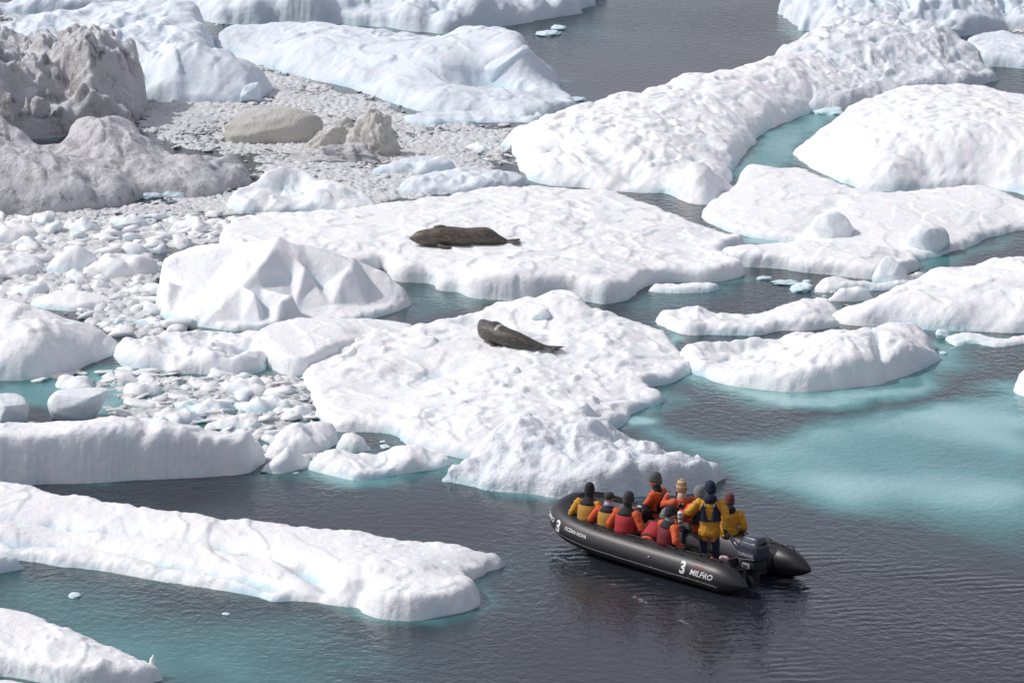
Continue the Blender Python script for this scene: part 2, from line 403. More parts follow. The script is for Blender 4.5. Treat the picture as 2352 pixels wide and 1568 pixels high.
floe('iceberg', 'low dark speckled ice mass in front of the tall grey berg at the left edge',
     [(-60, 268, 1.6), (0, 275, 1.6), (40, 300, 1.35), (60, 318, 1.15), (110, 325, 1.1), (160, 308, 1.3), (172, 266, 1.65), (200, 260, 1.7), (232, 268, 1.6), (300, 272, 1.5), (314, 300, 1.2), (345, 325, 1.0), (385, 342, .85), (400, 362, .65), (450, 362, .6), (520, 357, .55), (548, 380, .4), (560, 408, .2),
      (556, 425), (520, 440), (490, 452), (440, 458), (320, 450), (300, 472), (150, 488), (0, 494), (-60, 496)],
     [(0, 340, 1.45), (80, 345, 1.0), (50, 400, .95), (200, 310, 1.35), (250, 300, 1.4), (300, 330, 1.1), (180, 360, 1.0), (300, 375, .8), (150, 420, .7), (300, 420, .5), (400, 390, .62), (500, 380, .5), (420, 430, .35), (500, 420, .3), (50, 450, .5), (-40, 400, 1.0)],
     eh=.3, w=.5, amp=.13, hummock=.12, facet=.12, mat=M_dirty2, rag=.12, shelf=.1, res=.05)
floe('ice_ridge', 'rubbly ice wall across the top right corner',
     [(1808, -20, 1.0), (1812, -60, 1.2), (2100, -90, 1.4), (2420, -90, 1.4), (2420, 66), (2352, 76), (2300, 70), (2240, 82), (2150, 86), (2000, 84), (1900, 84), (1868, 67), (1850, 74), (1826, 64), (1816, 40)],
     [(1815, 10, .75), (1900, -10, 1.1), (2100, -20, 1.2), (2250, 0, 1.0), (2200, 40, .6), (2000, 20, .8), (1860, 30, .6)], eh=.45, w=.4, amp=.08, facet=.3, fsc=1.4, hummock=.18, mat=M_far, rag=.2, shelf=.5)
floe('iceberg', 'high hummocked ice ridge at the upper right, behind the long lumpy floe',
     [(1790, 128, .6), (1800, 108, .7), (1862, 74, .95), (1885, 58, 1.05), (1950, 30, 1.3), (2030, 24, 1.35), (2060, 38, 1.25), (2120, 48, 1.15), (2172, 64, 1.05), (2232, 105, .8), (2252, 132, .5), (2268, 168, .25),
      (2276, 190), (2240, 200), (2150, 212), (2050, 232), (1980, 250), (1880, 258), (1780, 262)],
     [(1950, 60, 1.3), (2060, 80, 1.2), (1880, 100, 1.0), (2000, 120, .95), (2150, 110, .9), (2080, 150, .6), (2200, 160, .45), (1950, 165, .55), (2050, 185, .45), (1850, 160, .7)],
     eh=.3, w=.6, amp=.1, scallop=.12, ssc=1.2, hummock=.10, mat=M_rough, rag=.2, ov=.02)
floe('ice_floe', 'long lumpy white floe with rows of hollows, left of the turquoise channel',
     [(1168, 322, .3), (1180, 300, .45), (1215, 283, .55), (1262, 262, .7), (1330, 240, .8), (1380, 226, .85), (1422, 215, .85), (1500, 200, .9), (1542, 182, 1.0), (1600, 166, 1.05), (1690, 155, 1.0), (1738, 132, 1.1), (1785, 124, 1.1), (1815, 120, 1.1), (1880, 125, 1.0), (1960, 160, .6), (2010, 195, .25),
      (2018, 212), (1960, 236), (1900, 246), (1830, 270), (1757, 300), (1722, 335), (1700, 370), (1672, 398), (1685, 425), (1668, 448), (1640, 468), (1600, 472), (1555, 457), (1535, 440), (1500, 444), (1430, 438), (1300, 430), (1232, 422), (1200, 398), (1184, 360), (1168, 338)],
     [(1250, 300, .7), (1400, 260, .95), (1550, 230, 1.05), (1700, 200, 1.0), (1830, 170, .95), (1900, 200, .5), (1300, 350, .65), (1450, 340, .8), (1600, 300, .85), (1700, 270, .55), (1250, 380, .4), (1400, 400, .38), (1520, 400, .5), (1620, 380, .8), (1590, 395, .8), (1640, 400, .55), (1650, 340, .5), (1570, 375, .95)],
     eh=.3, w=.6, amp=.06, scallop=.10, ssc=1.1, mat=M_snow, rag=.14, ov=.02, res=.055,
     groove=[([(1270, 330, .6), (1370, 350, .6), (1470, 400, .5), (1520, 430, .3)], .22, .45), ([(1500, 250, .9), (1640, 330, .7)], .12, .6)])
floe('ice_floe', 'broad domed white floe at the right edge, dimpled all over',
     [(1842, 335, .25), (1868, 312, .4), (1898, 290, .5), (1962, 236, .75), (2002, 216, .85), (2050, 202, .9), (2130, 192, .95), (2230, 190, .95), (2300, 204, .9), (2360, 216, .85), (2460, 240, .8), (2470, 470), (2400, 468),
      (2352, 450), (2300, 436), (2255, 428), (2150, 434), (2030, 440), (1960, 432), (1905, 404), (1862, 388), (1845, 370)],
     [(1950, 280, .8), (2050, 250, 1.1), (2200, 240, 1.2), (2350, 260, 1.1), (2050, 320, 1.05), (2200, 320, 1.15), (2350, 340, 1.0), (1950, 350, .65), (2050, 390, .6), (2200, 385, .65), (2350, 410, .55), (1900, 350, .45)],
     eh=.22, w=.7, amp=.04, scallop=.055, ssc=1.7, mat=M_snow, rag=.1, ov=.0, groove=[([(2080, 345, .9), (2352, 400, .6)], .06, .35), ([(2020, 395, .5), (2352, 385, .7)], .05, .3)])
floe('ice_floe', 'smooth flat white floe carrying two round ice blocks, at the right',
     [(1706, 385, .3), (1714, 376, .32), (1745, 376, .35), (1775, 388, .3), (1838, 384, .3), (1880, 402, .28), (1932, 427, .25), (2010, 440, .25), (2100, 438, .25), (2200, 426, .3), (2272, 424, .3), (2352, 460, .28), (2440, 500, .2),
      (2450, 520), (2352, 524), (2290, 542), (2240, 558), (2218, 574), (2190, 574), (2160, 590), (2090, 600), (2000, 600), (1960, 590), (1850, 560), (1690, 540), (1662, 528), (1630, 512), (1606, 492), (1640, 462), (1690, 432), (1702, 405)],
     [(1760, 430, .35), (1900, 470, .4), (1870, 500, .28), (2000, 490, .4), (2150, 480, .4), (2300, 480, .35), (1750, 500, .25), (2000, 550, .2), (2150, 545, .25)],
     eh=.16, w=.3, amp=.03, asc=.7, mat=M_snow, rag=.08, ov=.03, groove=[([(1840, 520, .3), (1880, 490, .35), (1920, 468, .35)], .1, .3)])
floe('ice_floe', 'white floe with the larger stretched out seal, in the centre',
     [(520, 500, .25), (600, 490, .3), (700, 484, .35), (800, 480, .35), (900, 465, .4), (1000, 450, .4), (1100, 436, .4), (1200, 425, .42), (1300, 432, .4), (1400, 438, .4), (1432, 446, .36), (1500, 474, .32), (1560, 500, .3), (1620, 520, .28), (1690, 545, .22),
      (1700, 565), (1668, 588), (1655, 602), (1690, 622), (1706, 636), (1640, 645), (1540, 646), (1492, 650), (1462, 668), (1440, 686), (1400, 698, 0, .6), (1350, 692, 0, .6), (1300, 684, 0, .6), (1200, 690, 0, .6), (1140, 690, 0, .55), (1080, 684, 0, .5), (1062, 668), (1018, 668), (1010, 650), (912, 648, 0, .45), (900, 622), (870, 610), (800, 640), (700, 660), (600, 650), (520, 600)],
     [(700, 520, .35), (900, 520, .45), (1060, 568, .44), (1180, 560, .42), (950, 560, .45), (1300, 520, .45), (1500, 540, .35), (1200, 480, .45), (1100, 620, .55), (1300, 620, .65), (1400, 640, .62), (1230, 650, .5), (1500, 600, .42), (1620, 600, .25), (1640, 560, .25), (600, 560, .3), (800, 560, .42)],
     eh=.38, w=.22, amp=.045, hummock=.05, mat=M_snow, rag=.12, ov=.10, shelf=.9, res=.05)
floe('iceberg', 'faceted white berg with a smooth bright slab face, left of the centre',
     [(364, 640, 0.78), (366, 605, 0.94), (376, 583, 1.05), (440, 567, 1.13), (498, 552, 1.21), (505, 562, 1.17), (560, 554, 1.50), (645, 537, 1.79), (700, 560, 1.56), (745, 573, 1.26), (790, 588, 1.12), (815, 590, 1.12), (872, 607, 0.92), (920, 650, 0.53), (946, 676, 0.25),
      (948, 690), (935, 706), (880, 728), (800, 742), (700, 742), (640, 750), (570, 762), (490, 756), (420, 744), (372, 732), (368, 700)],
     [(563, 596, 1.26), (578, 607, 1.17), (555, 658, 0.80), (578, 673, 0.66), (551, 738, 0.11), (380, 728, 0.06), (460, 748, 0.06), (625, 572, 1.54), (680, 591, 1.30), (602, 607, 1.27), (598, 662, 0.72), (700, 612, 1.14), (668, 640, 0.82), (723, 646, 0.76),
      (793, 626, 0.97), (813, 600, 1.19), (727, 666, 0.53), (840, 701, 0.20), (899, 697, 0.15), (586, 673, 0.76), (645, 689, 0.62), (680, 712, 0.24), (606, 722, 0.22), (672, 673, 0.71), (760, 700, 0.29), (740, 728, 0.11), (850, 650, 0.58), (480, 650, 0.66), (420, 655, 0.58), (600, 745, 0.07)],
     eh=.12, w=.16, amp=.018, facet=.03, fsc=.9, mat=M_snow, rag=.05, ov=.0, res=.04, shelf=.6, rbf=.25, tri=True)
floe('ice_floe', 'elongated white floe with two small blocks at its right end',
     [(1662, 578, .3), (1672, 568, .36), (1702, 565, .38), (1750, 560, .4), (1850, 553, .42), (1980, 565, .36), (2060, 572, .32), (2096, 574, .3), (2102, 600, .15),
      (2098, 618), (2052, 636), (2000, 642, 0, .35), (1900, 630, 0, .35), (1800, 617, 0, .35), (1692, 612, 0, .3), (1664, 602)],
     [(1700, 580, .38), (1850, 580, .42), (2000, 590, .38), (2060, 600, .25)], eh=.32, w=.22, amp=.04, asc=1.2, rag=.08, ov=.12, shelf=.3, res=.045)
floe('ice_floe', 'smooth white floe tapering to a point at its left, by the right edge',
     [(1916, 733, .08), (1940, 712, .18), (2000, 690, .32), (2050, 664, .45), (2100, 640, .55), (2150, 622, .65), (2200, 616, .65), (2270, 597, .8), (2352, 591, .85), (2450, 590, .9), (2460, 770), (2352, 764), (2250, 762), (2150, 758), (2050, 750), (1960, 748), (1924, 742)],
     [(2050, 700, .5), (2150, 670, .7), (2300, 640, .85), (2200, 700, .6), (2330, 690, .65), (2100, 725, .3), (2250, 735, .25), (2000, 722, .3)],
     eh=.16, w=.4, amp=.06, mat=M_snow, rag=.1, ov=.03, groove=[([(2200, 690, .6), (2352, 670, .7)], .12, .5)])
floe('ice_floe', 'white floe with the smaller curled seal, in the middle of the picture',
     [(640, 760, .25), (760, 772, .3), (860, 768, .35), (960, 748, .38), (1062, 728, .42), (1100, 718, .45), (1122, 708, .5), (1150, 700, .5), (1180, 690, .58), (1232, 682, .62), (1290, 663, .8), (1335, 678, .75), (1352, 698, .62), (1400, 718, .55), (1482, 744, .4), (1512, 760, .32), (1532, 790, .22), (1586, 828, .15),
      (1584, 850), (1560, 872), (1530, 884), (1476, 884), (1500, 906), (1524, 926), (1482, 946), (1440, 955), (1420, 990), (1300, 1040), (1100, 1060), (1010, 1044), (968, 1036), (932, 1018), (918, 998), (850, 990), (768, 990), (736, 972), (732, 930), (706, 902), (696, 872), (708, 848), (690, 820)],
     [(900, 800, .38), (1000, 780, .42), (1100, 800, .42), (1210, 808, .4), (1150, 770, .42), (1280, 700, .75), (1250, 730, .5), (1400, 780, .4), (1500, 820, .25), (1050, 830, .32), (970, 850, .18), (1020, 868, .14), (1150, 850, .4), (1250, 840, .35), (1400, 850, .3), (850, 850, .3), (780, 860, .28), (820, 920, .2), (880, 910, .16), (1000, 920, .35), (1100, 900, .4), (1250, 900, .4), (1450, 920, .15), (1100, 960, .5), (1000, 980, .35), (1350, 940, .35)],
     eh=.2, w=.25, amp=.055, hummock=.085, mat=M_snow, rag=.14, ov=.06, shelf=.9, res=.05,
     groove=[([(1080, 740, .4), (1160, 745, .45), (1230, 755, .45)], .16, .3), ([(960, 868, .2), (1060, 848, .2)], .08, .4)])
floe('ice_ridge', 'rough heap of rubbly ice just behind the inflatable boat',
     [(1022, 1085, .25), (1060, 1052, .45), (1100, 1015, .65), (1150, 975, .85), (1200, 955, 1.0), (1245, 968, .95), (1290, 975, .7), (1340, 975, .7), (1400, 985, .7), (1440, 1012, .55), (1500, 1022, .5), (1560, 1048, .38), (1640, 1048, .4), (1655, 1075, .25),
      (1656, 1100, 0, .4), (1640, 1120), (1600, 1132, 0, .5), (1500, 1136, 0, .55), (1420, 1143, 0, .55), (1330, 1143, 0, .5), (1200, 1134), (1100, 1119), (1050, 1110), (1022, 1098)],
     [(1180, 1000, .9), (1250, 1020, .75), (1120, 1060, .45), (1200, 1080, .4), (1300, 1040, .65), (1400, 1030, .7), (1500, 1060, .55), (1350, 1090, .5), (1450, 1090, .6), (1580, 1080, .55), (1090, 1090, .25)],
     eh=.3, w=.25, amp=.08, hummock=.2, facet=.12, fsc=1.3, mat=M_rough, rag=.14, ov=.06, res=.042, shelf=.8)
floe('ice_floe', 'curved white floe over turquoise water with grooved sides, right of the seal floes',
     [(1566, 800, .3), (1602, 780, .42), (1700, 772, .42), (1800, 764, .45), (1900, 752, .5), (1980, 757, .5), (2000, 750, .52), (2050, 741, .6), (2110, 740, .6), (2138, 762, .45), (2122, 785, .3), (2140, 808, .15),
      (2164, 826), (2110, 852, 0, .45), (2050, 868, 0, .5), (1980, 892, 0, .5), (1880, 898, 0, .5), (1790, 900, 0, .4), (1700, 890), (1620, 868), (1576, 852)],
     [(1620, 790, .42), (1640, 815, .2), (1720, 795, .22), (1800, 810, .42), (1900, 780, .75), (1950, 800, .8), (2000, 830, .6), (1850, 840, .5), (1700, 850, .3), (1750, 870, .35), (1640, 850, .25), (2060, 765, .6), (2090, 790, .6), (1900, 860, .5)],
     eh=.3, w=.3, amp=.05, scallop=.06, ssc=2.0, mat=M_snow, rag=.1, ov=.0, shelf=1.6, res=.045,
     groove=[([(1640, 800, .3), (1760, 785, .3), (1880, 765, .45)], .12, .3), ([(2012, 770, .6), (2020, 820, .5), (2052, 868, .1)], .2, .15), ([(1940, 850, .5), (1960, 892, .0)], .12, .12), ([(1900, 860, .45), (1905, 895, .0)], .12, .12)])
floe('ice_floe', 'thin ragged melting floe above the curved floe, right of the centre',
     [(1506, 728, .1), (1545, 714, .22), (1600, 710, .25), (1680, 722, .16), (1760, 716, .2), (1800, 703, .25), (1850, 684, .35), (1890, 682, .35), (1904, 706, .2), (1920, 745), (1900, 754), (1800, 762), (1700, 770), (1640, 768), (1580, 770), (1520, 752)],
     [(1600, 735, .25), (1720, 745, .1), (1860, 710, .35), (1800, 740, .2)], eh=.12, w=.25, amp=.06, hummock=.12, mat=M_snow, rag=.16, ov=.02, shelf=1.0, res=.045)
floe('ice_floe', 'narrow low floe strip in the dark water, right below the centre floe',
     [(1490, 660, .1), (1510, 648, .16), (1545, 654, .12), (1580, 648, .16), (1640, 648, .15), (1656, 660), (1650, 670), (1570, 674), (1500, 672)], [(1570, 662, .12)], eh=.1, w=.15, amp=.03, hummock=.06, rag=.08, shelf=.9, res=.04)
floe('ice_floe', 'large rounded shaded snow mound at the left edge',
     [(-60, 690, .9), (0, 688, .95), (55, 690, .95), (110, 706, .85), (160, 728, .7), (205, 748, .55), (262, 785, .25),
      (264, 812), (222, 832), (200, 830), (172, 850), (120, 868), (60, 874), (0, 877), (-60, 878)],
     [(0, 740, 1.0), (80, 740, .95), (150, 770, .7), (60, 800, .75), (0, 820, .65), (200, 790, .4), (130, 820, .45)], eh=.3, w=.5, amp=.08, hummock=.06, rag=.12, ov=.0, shelf=.8)
floe('ice_floe', 'broken pale slab pieces frozen together below the faceted berg',
     [(266, 795, .25), (292, 774, .35), (350, 768, .4), (400, 765, .35), (470, 762, .3), (560, 752, .35), (600, 738, .5), (612, 760, .4), (602, 800, .3), (622, 830), (600, 856), (550, 858, 0, .4), (480, 858, 0, .4), (400, 856, 0, .35), (380, 848), (340, 850), (300, 846), (272, 826)],
     [(320, 800, .42), (400, 800, .3), (450, 815, .4), (520, 825, .35), (560, 800, .2), (590, 775, .45)], eh=.25, w=.25, amp=.05, facet=.22, fsc=1.5, rag=.1, ov=.04, shelf=.7, res=.045, rbf=.3, tri=True)
floe('ice_floe', 'flat topped slab with a shaded front cliff, left of the smaller seal',
     [(588, 768, .5), (600, 748, .5), (640, 735, .5), (720, 728, .5), (850, 731, .45), (945, 741, .4), (962, 752, .25), (930, 776, .2), (870, 800), (790, 830), (740, 850), (700, 864, 0, .45), (650, 862, 0, .5), (612, 836, 0, .5), (596, 800, 0, .5)],
     [(700, 760, .5), (800, 760, .48), (650, 790, .5), (740, 800, .5), (850, 775, .3), (900, 760, .3), (690, 815, .4)], eh=.45, w=.12, amp=.03, rag=.06, ov=.06, shelf=.7, res=.04, rbf=.3)
floe('ice_floe', 'long snow capped floe with a tall shaded front cliff, at the left edge',
     [(-60, 975, 1.0), (0, 974, 1.0), (80, 972, 1.0), (170, 968, 1.02), (240, 964, 1.05), (300, 966, .98), (400, 974, .9), (500, 988, .7), (560, 1010, .5), (612, 1038, .2),
      (610, 1052), (590, 1072), (560, 1086, 0, .6), (480, 1094, 0, .8), (400, 1098, 0, .95), (300, 1102, 0, 1.0), (200, 1107, 0, 1.05), (100, 1110, 0, 1.05), (60, 1112, 0, 1.05), (-60, 1114, 0, 1.05)],
     [(100, 990, 1.08), (240, 968, 1.18), (330, 985, 1.1), (370, 968, 1.1), (450, 1000, .95), (520, 1010, .8)], eh=1.0, w=.28, amp=.05, rag=.08, ov=.04, shelf=.4, res=.04, pw=2.6,
     groove=[([(340, 985, 1.0), (345, 1100, 0)], .1, .25)])
floe('ice_floe', 'very long foreground floe with ledges running along it, left of the boat',
     [(-60, 1096, .45), (0, 1107, .45), (100, 1125, .45), (250, 1151, .45), (400, 1176, .45), (560, 1192, .45), (700, 1206, .45), (850, 1226, .42), (1000, 1246, .38), (1060, 1256, .35), (1075, 1256, .4), (1100, 1264, .32), (1130, 1268, .25), (1157, 1284, .12),
      (1150, 1304), (1112, 1312), (1096, 1328), (1070, 1340), (1098, 1366, 0, .3), (1092, 1396, 0, .4), (1000, 1414, 0, .45), (930, 1424, 0, .45), (840, 1417, 0, .35), (828, 1394), (770, 1390), (700, 1377), (620, 1382), (500, 1352), (300, 1322), (180, 1302), (60, 1289), (-60, 1272)],
     [(100, 1160, .42), (400, 1210, .42), (700, 1250, .44), (900, 1280, .45), (1000, 1300, .45), (100, 1195, .28), (300, 1230, .28), (500, 1270, .28), (200, 1260, .22), (450, 1310, .2), (650, 1330, .2), (700, 1300, .36), (800, 1340, .35), (880, 1370, .45), (950, 1365, .5), (1050, 1370, .4), (0, 1240, .22), (50, 1262, .1), (400, 1330, .1)],
     eh=.16, w=.22, amp=.045, rag=.10, ov=.05, res=.045, shelf=.9,
     groove=[([(-60, 1172, .35), (100, 1188, .33), (300, 1213, .33), (500, 1243, .33), (660, 1280, .33), (745, 1335, .3)], .24, .24), ([(-60, 1232, .25), (200, 1244, .25), (400, 1290, .22), (560, 1320, .2), (640, 1352, .12)], .18, .20),
             ([(700, 1285, .4), (760, 1315, .35), (760, 1345, .3)], .14, .2), ([(825, 1340, .4), (828, 1385, .2)], .18, .15), ([(920, 1370, .45), (935, 1410, .2)], .1, .15)])
floe('ice_floe', 'small snowy tip of a floe entering at the left edge, below the long floe',
     [(-40, 1262, .3), (0, 1270, .3), (40, 1275, .28), (58, 1276, .25), (62, 1290), (52, 1308, 0, .25), (0, 1315, 0, .25), (-40, 1318, 0, .25)], [(0, 1290, .3)], eh=.25, w=.15, amp=.03, rag=.06, shelf=.6, res=.04)
floe('ice_floe', 'wedge shaped floe in the bottom left corner with an upright ice shard on its tip',
     [(-60, 1382, .5), (0, 1393, .5), (100, 1425, .5), (200, 1462, .45), (290, 1502, .35), (338, 1532, .2), (364, 1552, .1), (352, 1562), (330, 1570, 0, .2), (270, 1578, 0, .3), (150, 1576, 0, .35), (80, 1562, 0, .35), (0, 1548, 0, .4), (-60, 1545, 0, .4)],
     [(0, 1450, .5), (100, 1480, .5), (20, 1490, .42), (200, 1520, .4), (60, 1520, .3), (150, 1535, .3)], eh=.3, w=.2, amp=.05, rag=.08, ov=.08, res=.04, shelf=.7)
floe('ice_floe', 'dirty white low ice pieces peeking in at the very bottom left corner',
     [(-40, 1565, .15), (10, 1560, .15), (50, 1562, .12), (70, 1575), (60, 1600), (-40, 1610)], [(10, 1575, .15)], eh=.1, w=.15, amp=.05, hummock=.1, rag=.08, shelf=.2, res=.04)
floe('ice_floe', 'pale blue floe with a curled wave like crest, amid the brash left of the centre',
     [(532, 468, .15), (560, 432, .4), (585, 405, .65), (610, 385, .85), (640, 374, .95), (665, 382, .85), (690, 384, .8), (720, 402, .65), (782, 428, .45), (830, 452, .25), (862, 474, .1), (850, 490), (760, 492), (700, 486), (640, 492), (600, 488), (560, 490), (532, 482)],
     [(640, 400, .7), (680, 410, .4), (600, 440, .5), (660, 440, .25), (720, 440, .5), (760, 450, .4), (620, 470, .2), (700, 470, .15)], eh=.15, w=.3, amp=.08, hummock=.14, mat=M_snow, rag=.12, ov=.02, res=.045, rbf=.25, tintadd=.1, shelf=.3)
floe('ice_floe', 'low pale floe with small humps in the brash, left of the long lumpy floe',
     [(862, 388, .15), (900, 365, .3), (950, 355, .38), (985, 352, .4), (1010, 358, .35), (1040, 380, .2), (1035, 396), (960, 404), (900, 404), (868, 402)], [(940, 375, .25), (1000, 375, .35)], eh=.12, w=.25, amp=.06, hummock=.1, facet=.15, mat=M_far, rag=.14, res=.05, shelf=.2)
floe('ice_floe', 'flat mottled floe in the brash directly behind the centre floe',
     [(918, 425, .15), (960, 404, .28), (1010, 400, .28), (1060, 395, .3), (1110, 388, .3), (1150, 390, .28), (1200, 410, .15), (1210, 428), (1140, 442), (1040, 448), (940, 444)], [(1000, 420, .22), (1100, 410, .28)], eh=.12, w=.3, amp=.06, hummock=.13, mat=M_far, rag=.14, res=.05, shelf=.2)
floe('ice_floe', 'thin snow covered tongue of ice in front of the long smooth floe, upper middle',
     [(1080, 230, .2), (1105, 212, .3), (1140, 206, .3), (1165, 215, .22), (1200, 240, .12), (1235, 262), (1255, 275), (1200, 284), (1120, 280), (1060, 284), (960, 292), (905, 272), (960, 262), (1050, 262)],
     [(1130, 235, .22), (1060, 272, .08)], eh=.08, w=.3, amp=.05, hummock=.1, mat=M_far, rag=.16, res=.05, shelf=.6)
floe('ice_floe', 'smooth white lens shaped floe in the coarse brash at the left',
     [(72, 690, .1), (110, 672, .22), (160, 664, .25), (220, 672, .2), (262, 695, .08), (262, 704), (190, 716), (120, 712), (80, 704)], [(160, 685, .22)], eh=.12, w=.2, amp=.03, rag=.08, res=.045, shelf=.3)
floe('ice_floe', 'block of white snow with a sharp pyramid top, in the coarse brash at the left',
     [(112, 600, .2), (140, 575, .5), (184, 552, .85), (205, 558, .75), (240, 580, .35), (244, 600), (236, 618), (180, 632), (122, 626)], [(184, 565, .8), (180, 600, .35), (215, 600, .3)], eh=.15, w=.2, amp=.03, facet=.1, fsc=1.8, rag=.06, res=.045, rbf=.15, shelf=.3, tri=True)
floe('ice_floe', 'rounded slab leaning beside the pyramid shaped ice, in the coarse brash',
     [(188, 620, .15), (215, 598, .4), (240, 580, .5), (280, 576, .5), (330, 590, .4), (366, 608, .2), (372, 624), (330, 638), (260, 640), (200, 638)], [(260, 600, .42), (320, 612, .3)], eh=.15, w=.2, amp=.04, facet=.14, fsc=1.6, rag=.08, res=.045, rbf=.2, shelf=.3, tri=True)
floe('ice_floe', 'tilted pale slab jutting out of the brash beyond the pyramid shaped ice',
     [(270, 570, .15), (300, 552, .35), (350, 540, .5), (378, 534, .5), (372, 552, .35), (350, 572, .1), (345, 584), (300, 588), (275, 584)], [(320, 560, .3)], eh=.1, w=.15, amp=.03, facet=.1, fsc=1.8, rag=.06, res=.045, rbf=.2, shelf=.2, tri=True)
floe('ice_floe', 'low snowy hump at the left edge in the coarse brash',
     [(-40, 575, .3), (0, 572, .3), (50, 578, .3), (85, 596, .2), (98, 620), (70, 640), (0, 642), (-40, 642)], [(20, 600, .3)], eh=.12, w=.25, amp=.05, hummock=.14, rag=.1, res=.05, shelf=.3)
floe('ice_floe', 'smooth grey white mound at the left edge, just below the dark speckled ice',
     [(-40, 528, .3), (0, 522, .3), (40, 516, .3), (75, 530, .2), (88, 548), (50, 562), (-40, 562)], [(20, 540, .25)], eh=.1, w=.3, amp=.04, rag=.08, res=.05, shelf=.2)
floe('ice_floe', 'white floe with rumpled top between the left cliff floe and the brash channel',
     [(606, 1030, .2), (640, 1000, .35), (680, 975, .5), (720, 968, .45), (760, 975, .35), (772, 1000, .2), (768, 1020), (730, 1040), (660, 1050), (615, 1050)], [(690, 1000, .4)], eh=.15, w=.2, amp=.05, facet=.16, fsc=1.7, rag=.1, res=.04, rbf=.2, shelf=.8)
floe('ice_floe', 'small heaped ice pieces touching the right tip of the cliff fronted floe',
     [(598, 1070, .1), (625, 1045, .3), (650, 1032, .38), (672, 1048, .2), (700, 1040, .25), (730, 1052, .1), (712, 1072), (660, 1086), (620, 1088)], [(645, 1055, .25)], eh=.12, w=.15, amp=.05, hummock=.12, facet=.12, fsc=2, rag=.08, res=.035, rbf=.2, shelf=1.0)
floe('ice_floe', 'long thin curved floe in the open water below the smaller seal floe',
     [(704, 1062, .1), (740, 1040, .3), (790, 1034, .32), (830, 1042, .2), (870, 1052, .12), (905, 1030, .28), (945, 1022, .35), (985, 1030, .3), (1030, 1050, .1), (1032, 1070), (960, 1080), (900, 1092), (840, 1100), (800, 1104), (762, 1090), (710, 1078)],
     [(780, 1060, .3), (860, 1075, .08), (950, 1050, .3)], eh=.12, w=.18, amp=.05, hummock=.1, rag=.1, res=.035, rbf=.25, shelf=1.3)
floe('ice_floe', 'small pointed white ice cap in the dark gap, left below the smaller seal floe',
     [(770, 1020, .1), (785, 998, .35), (805, 988, .4), (828, 1000, .25), (852, 1028, .05), (850, 1036), (800, 1038), (772, 1032)], [(805, 1005, .35)], eh=.1, w=.15, amp=.02, rag=.05, res=.035, rbf=.15, shelf=.5)
floe('ice_floe', 'snowy floe corner entering at the right edge above the turquoise water',
     [(2322, 862, .35), (2335, 846, .5), (2360, 838, .6), (2440, 835, .7), (2450, 920), (2352, 912, 0, .5), (2334, 900, 0, .4), (2322, 880, 0, .3)], [(2350, 870, .55)], eh=.4, w=.2, amp=.05, hummock=.08, rag=.08, res=.045, shelf=1.2)
floe('ice_floe', 'low grooved white floe with a grey shaded front, in the top right corner',
     [(2212, 100, .3), (2240, 80, .45), (2290, 68, .55), (2340, 78, .5), (2420, 95, .4), (2430, 160), (2352, 160), (2330, 155, 0, .4), (2250, 153, 0, .4), (2238, 135)], [(2290, 105, .5), (2340, 120, .4)], eh=.35, w=.25, amp=.05, rag=.1, mat=M_far, res=.055, shelf=.5)
floe('ice_floe', 'strip of thin broken floe pieces under the pointed floe at the right edge',
     [(2165, 772, .06), (2200, 770, .08), (2240, 762, .14), (2270, 772, .1), (2300, 776, .1), (2352, 768, .12), (2430, 770, .1), (2430, 792), (2352, 790), (2310, 798), (2280, 800), (2240, 786), (2200, 798), (2180, 786)], [(2250, 775, .08)], eh=.06, w=.12, amp=.03, hummock=.06, rag=.1, res=.04, shelf=.5)
floe('ice_floe', 'small sharp ended floe between the ice debris and the pointed right floe',
     [(1893, 684, .1), (1925, 664, .28), (1955, 650, .38), (1990, 660, .3), (2008, 672, .15), (2000, 688), (1960, 692), (1905, 692)], [(1950, 668, .3)], eh=.1, w=.15, amp=.03, facet=.1, fsc=2, rag=.06, res=.04, rbf=.15, shelf=.5)
floe('ice_floe', 'jumble of low wet ice behind the sharp ended floe, by the elongated floe',
     [(1860, 660, .08), (1885, 645, .2), (1920, 634, .25), (1950, 645, .15), (1990, 650, .12), (2020, 655, .1), (2100, 630, .2), (2140, 625, .15), (2150, 640), (2060, 668), (1980, 668), (1900, 674)], [(1920, 650, .18)], eh=.08, w=.15, amp=.05, hummock=.1, rag=.1, res=.04, shelf=.7)

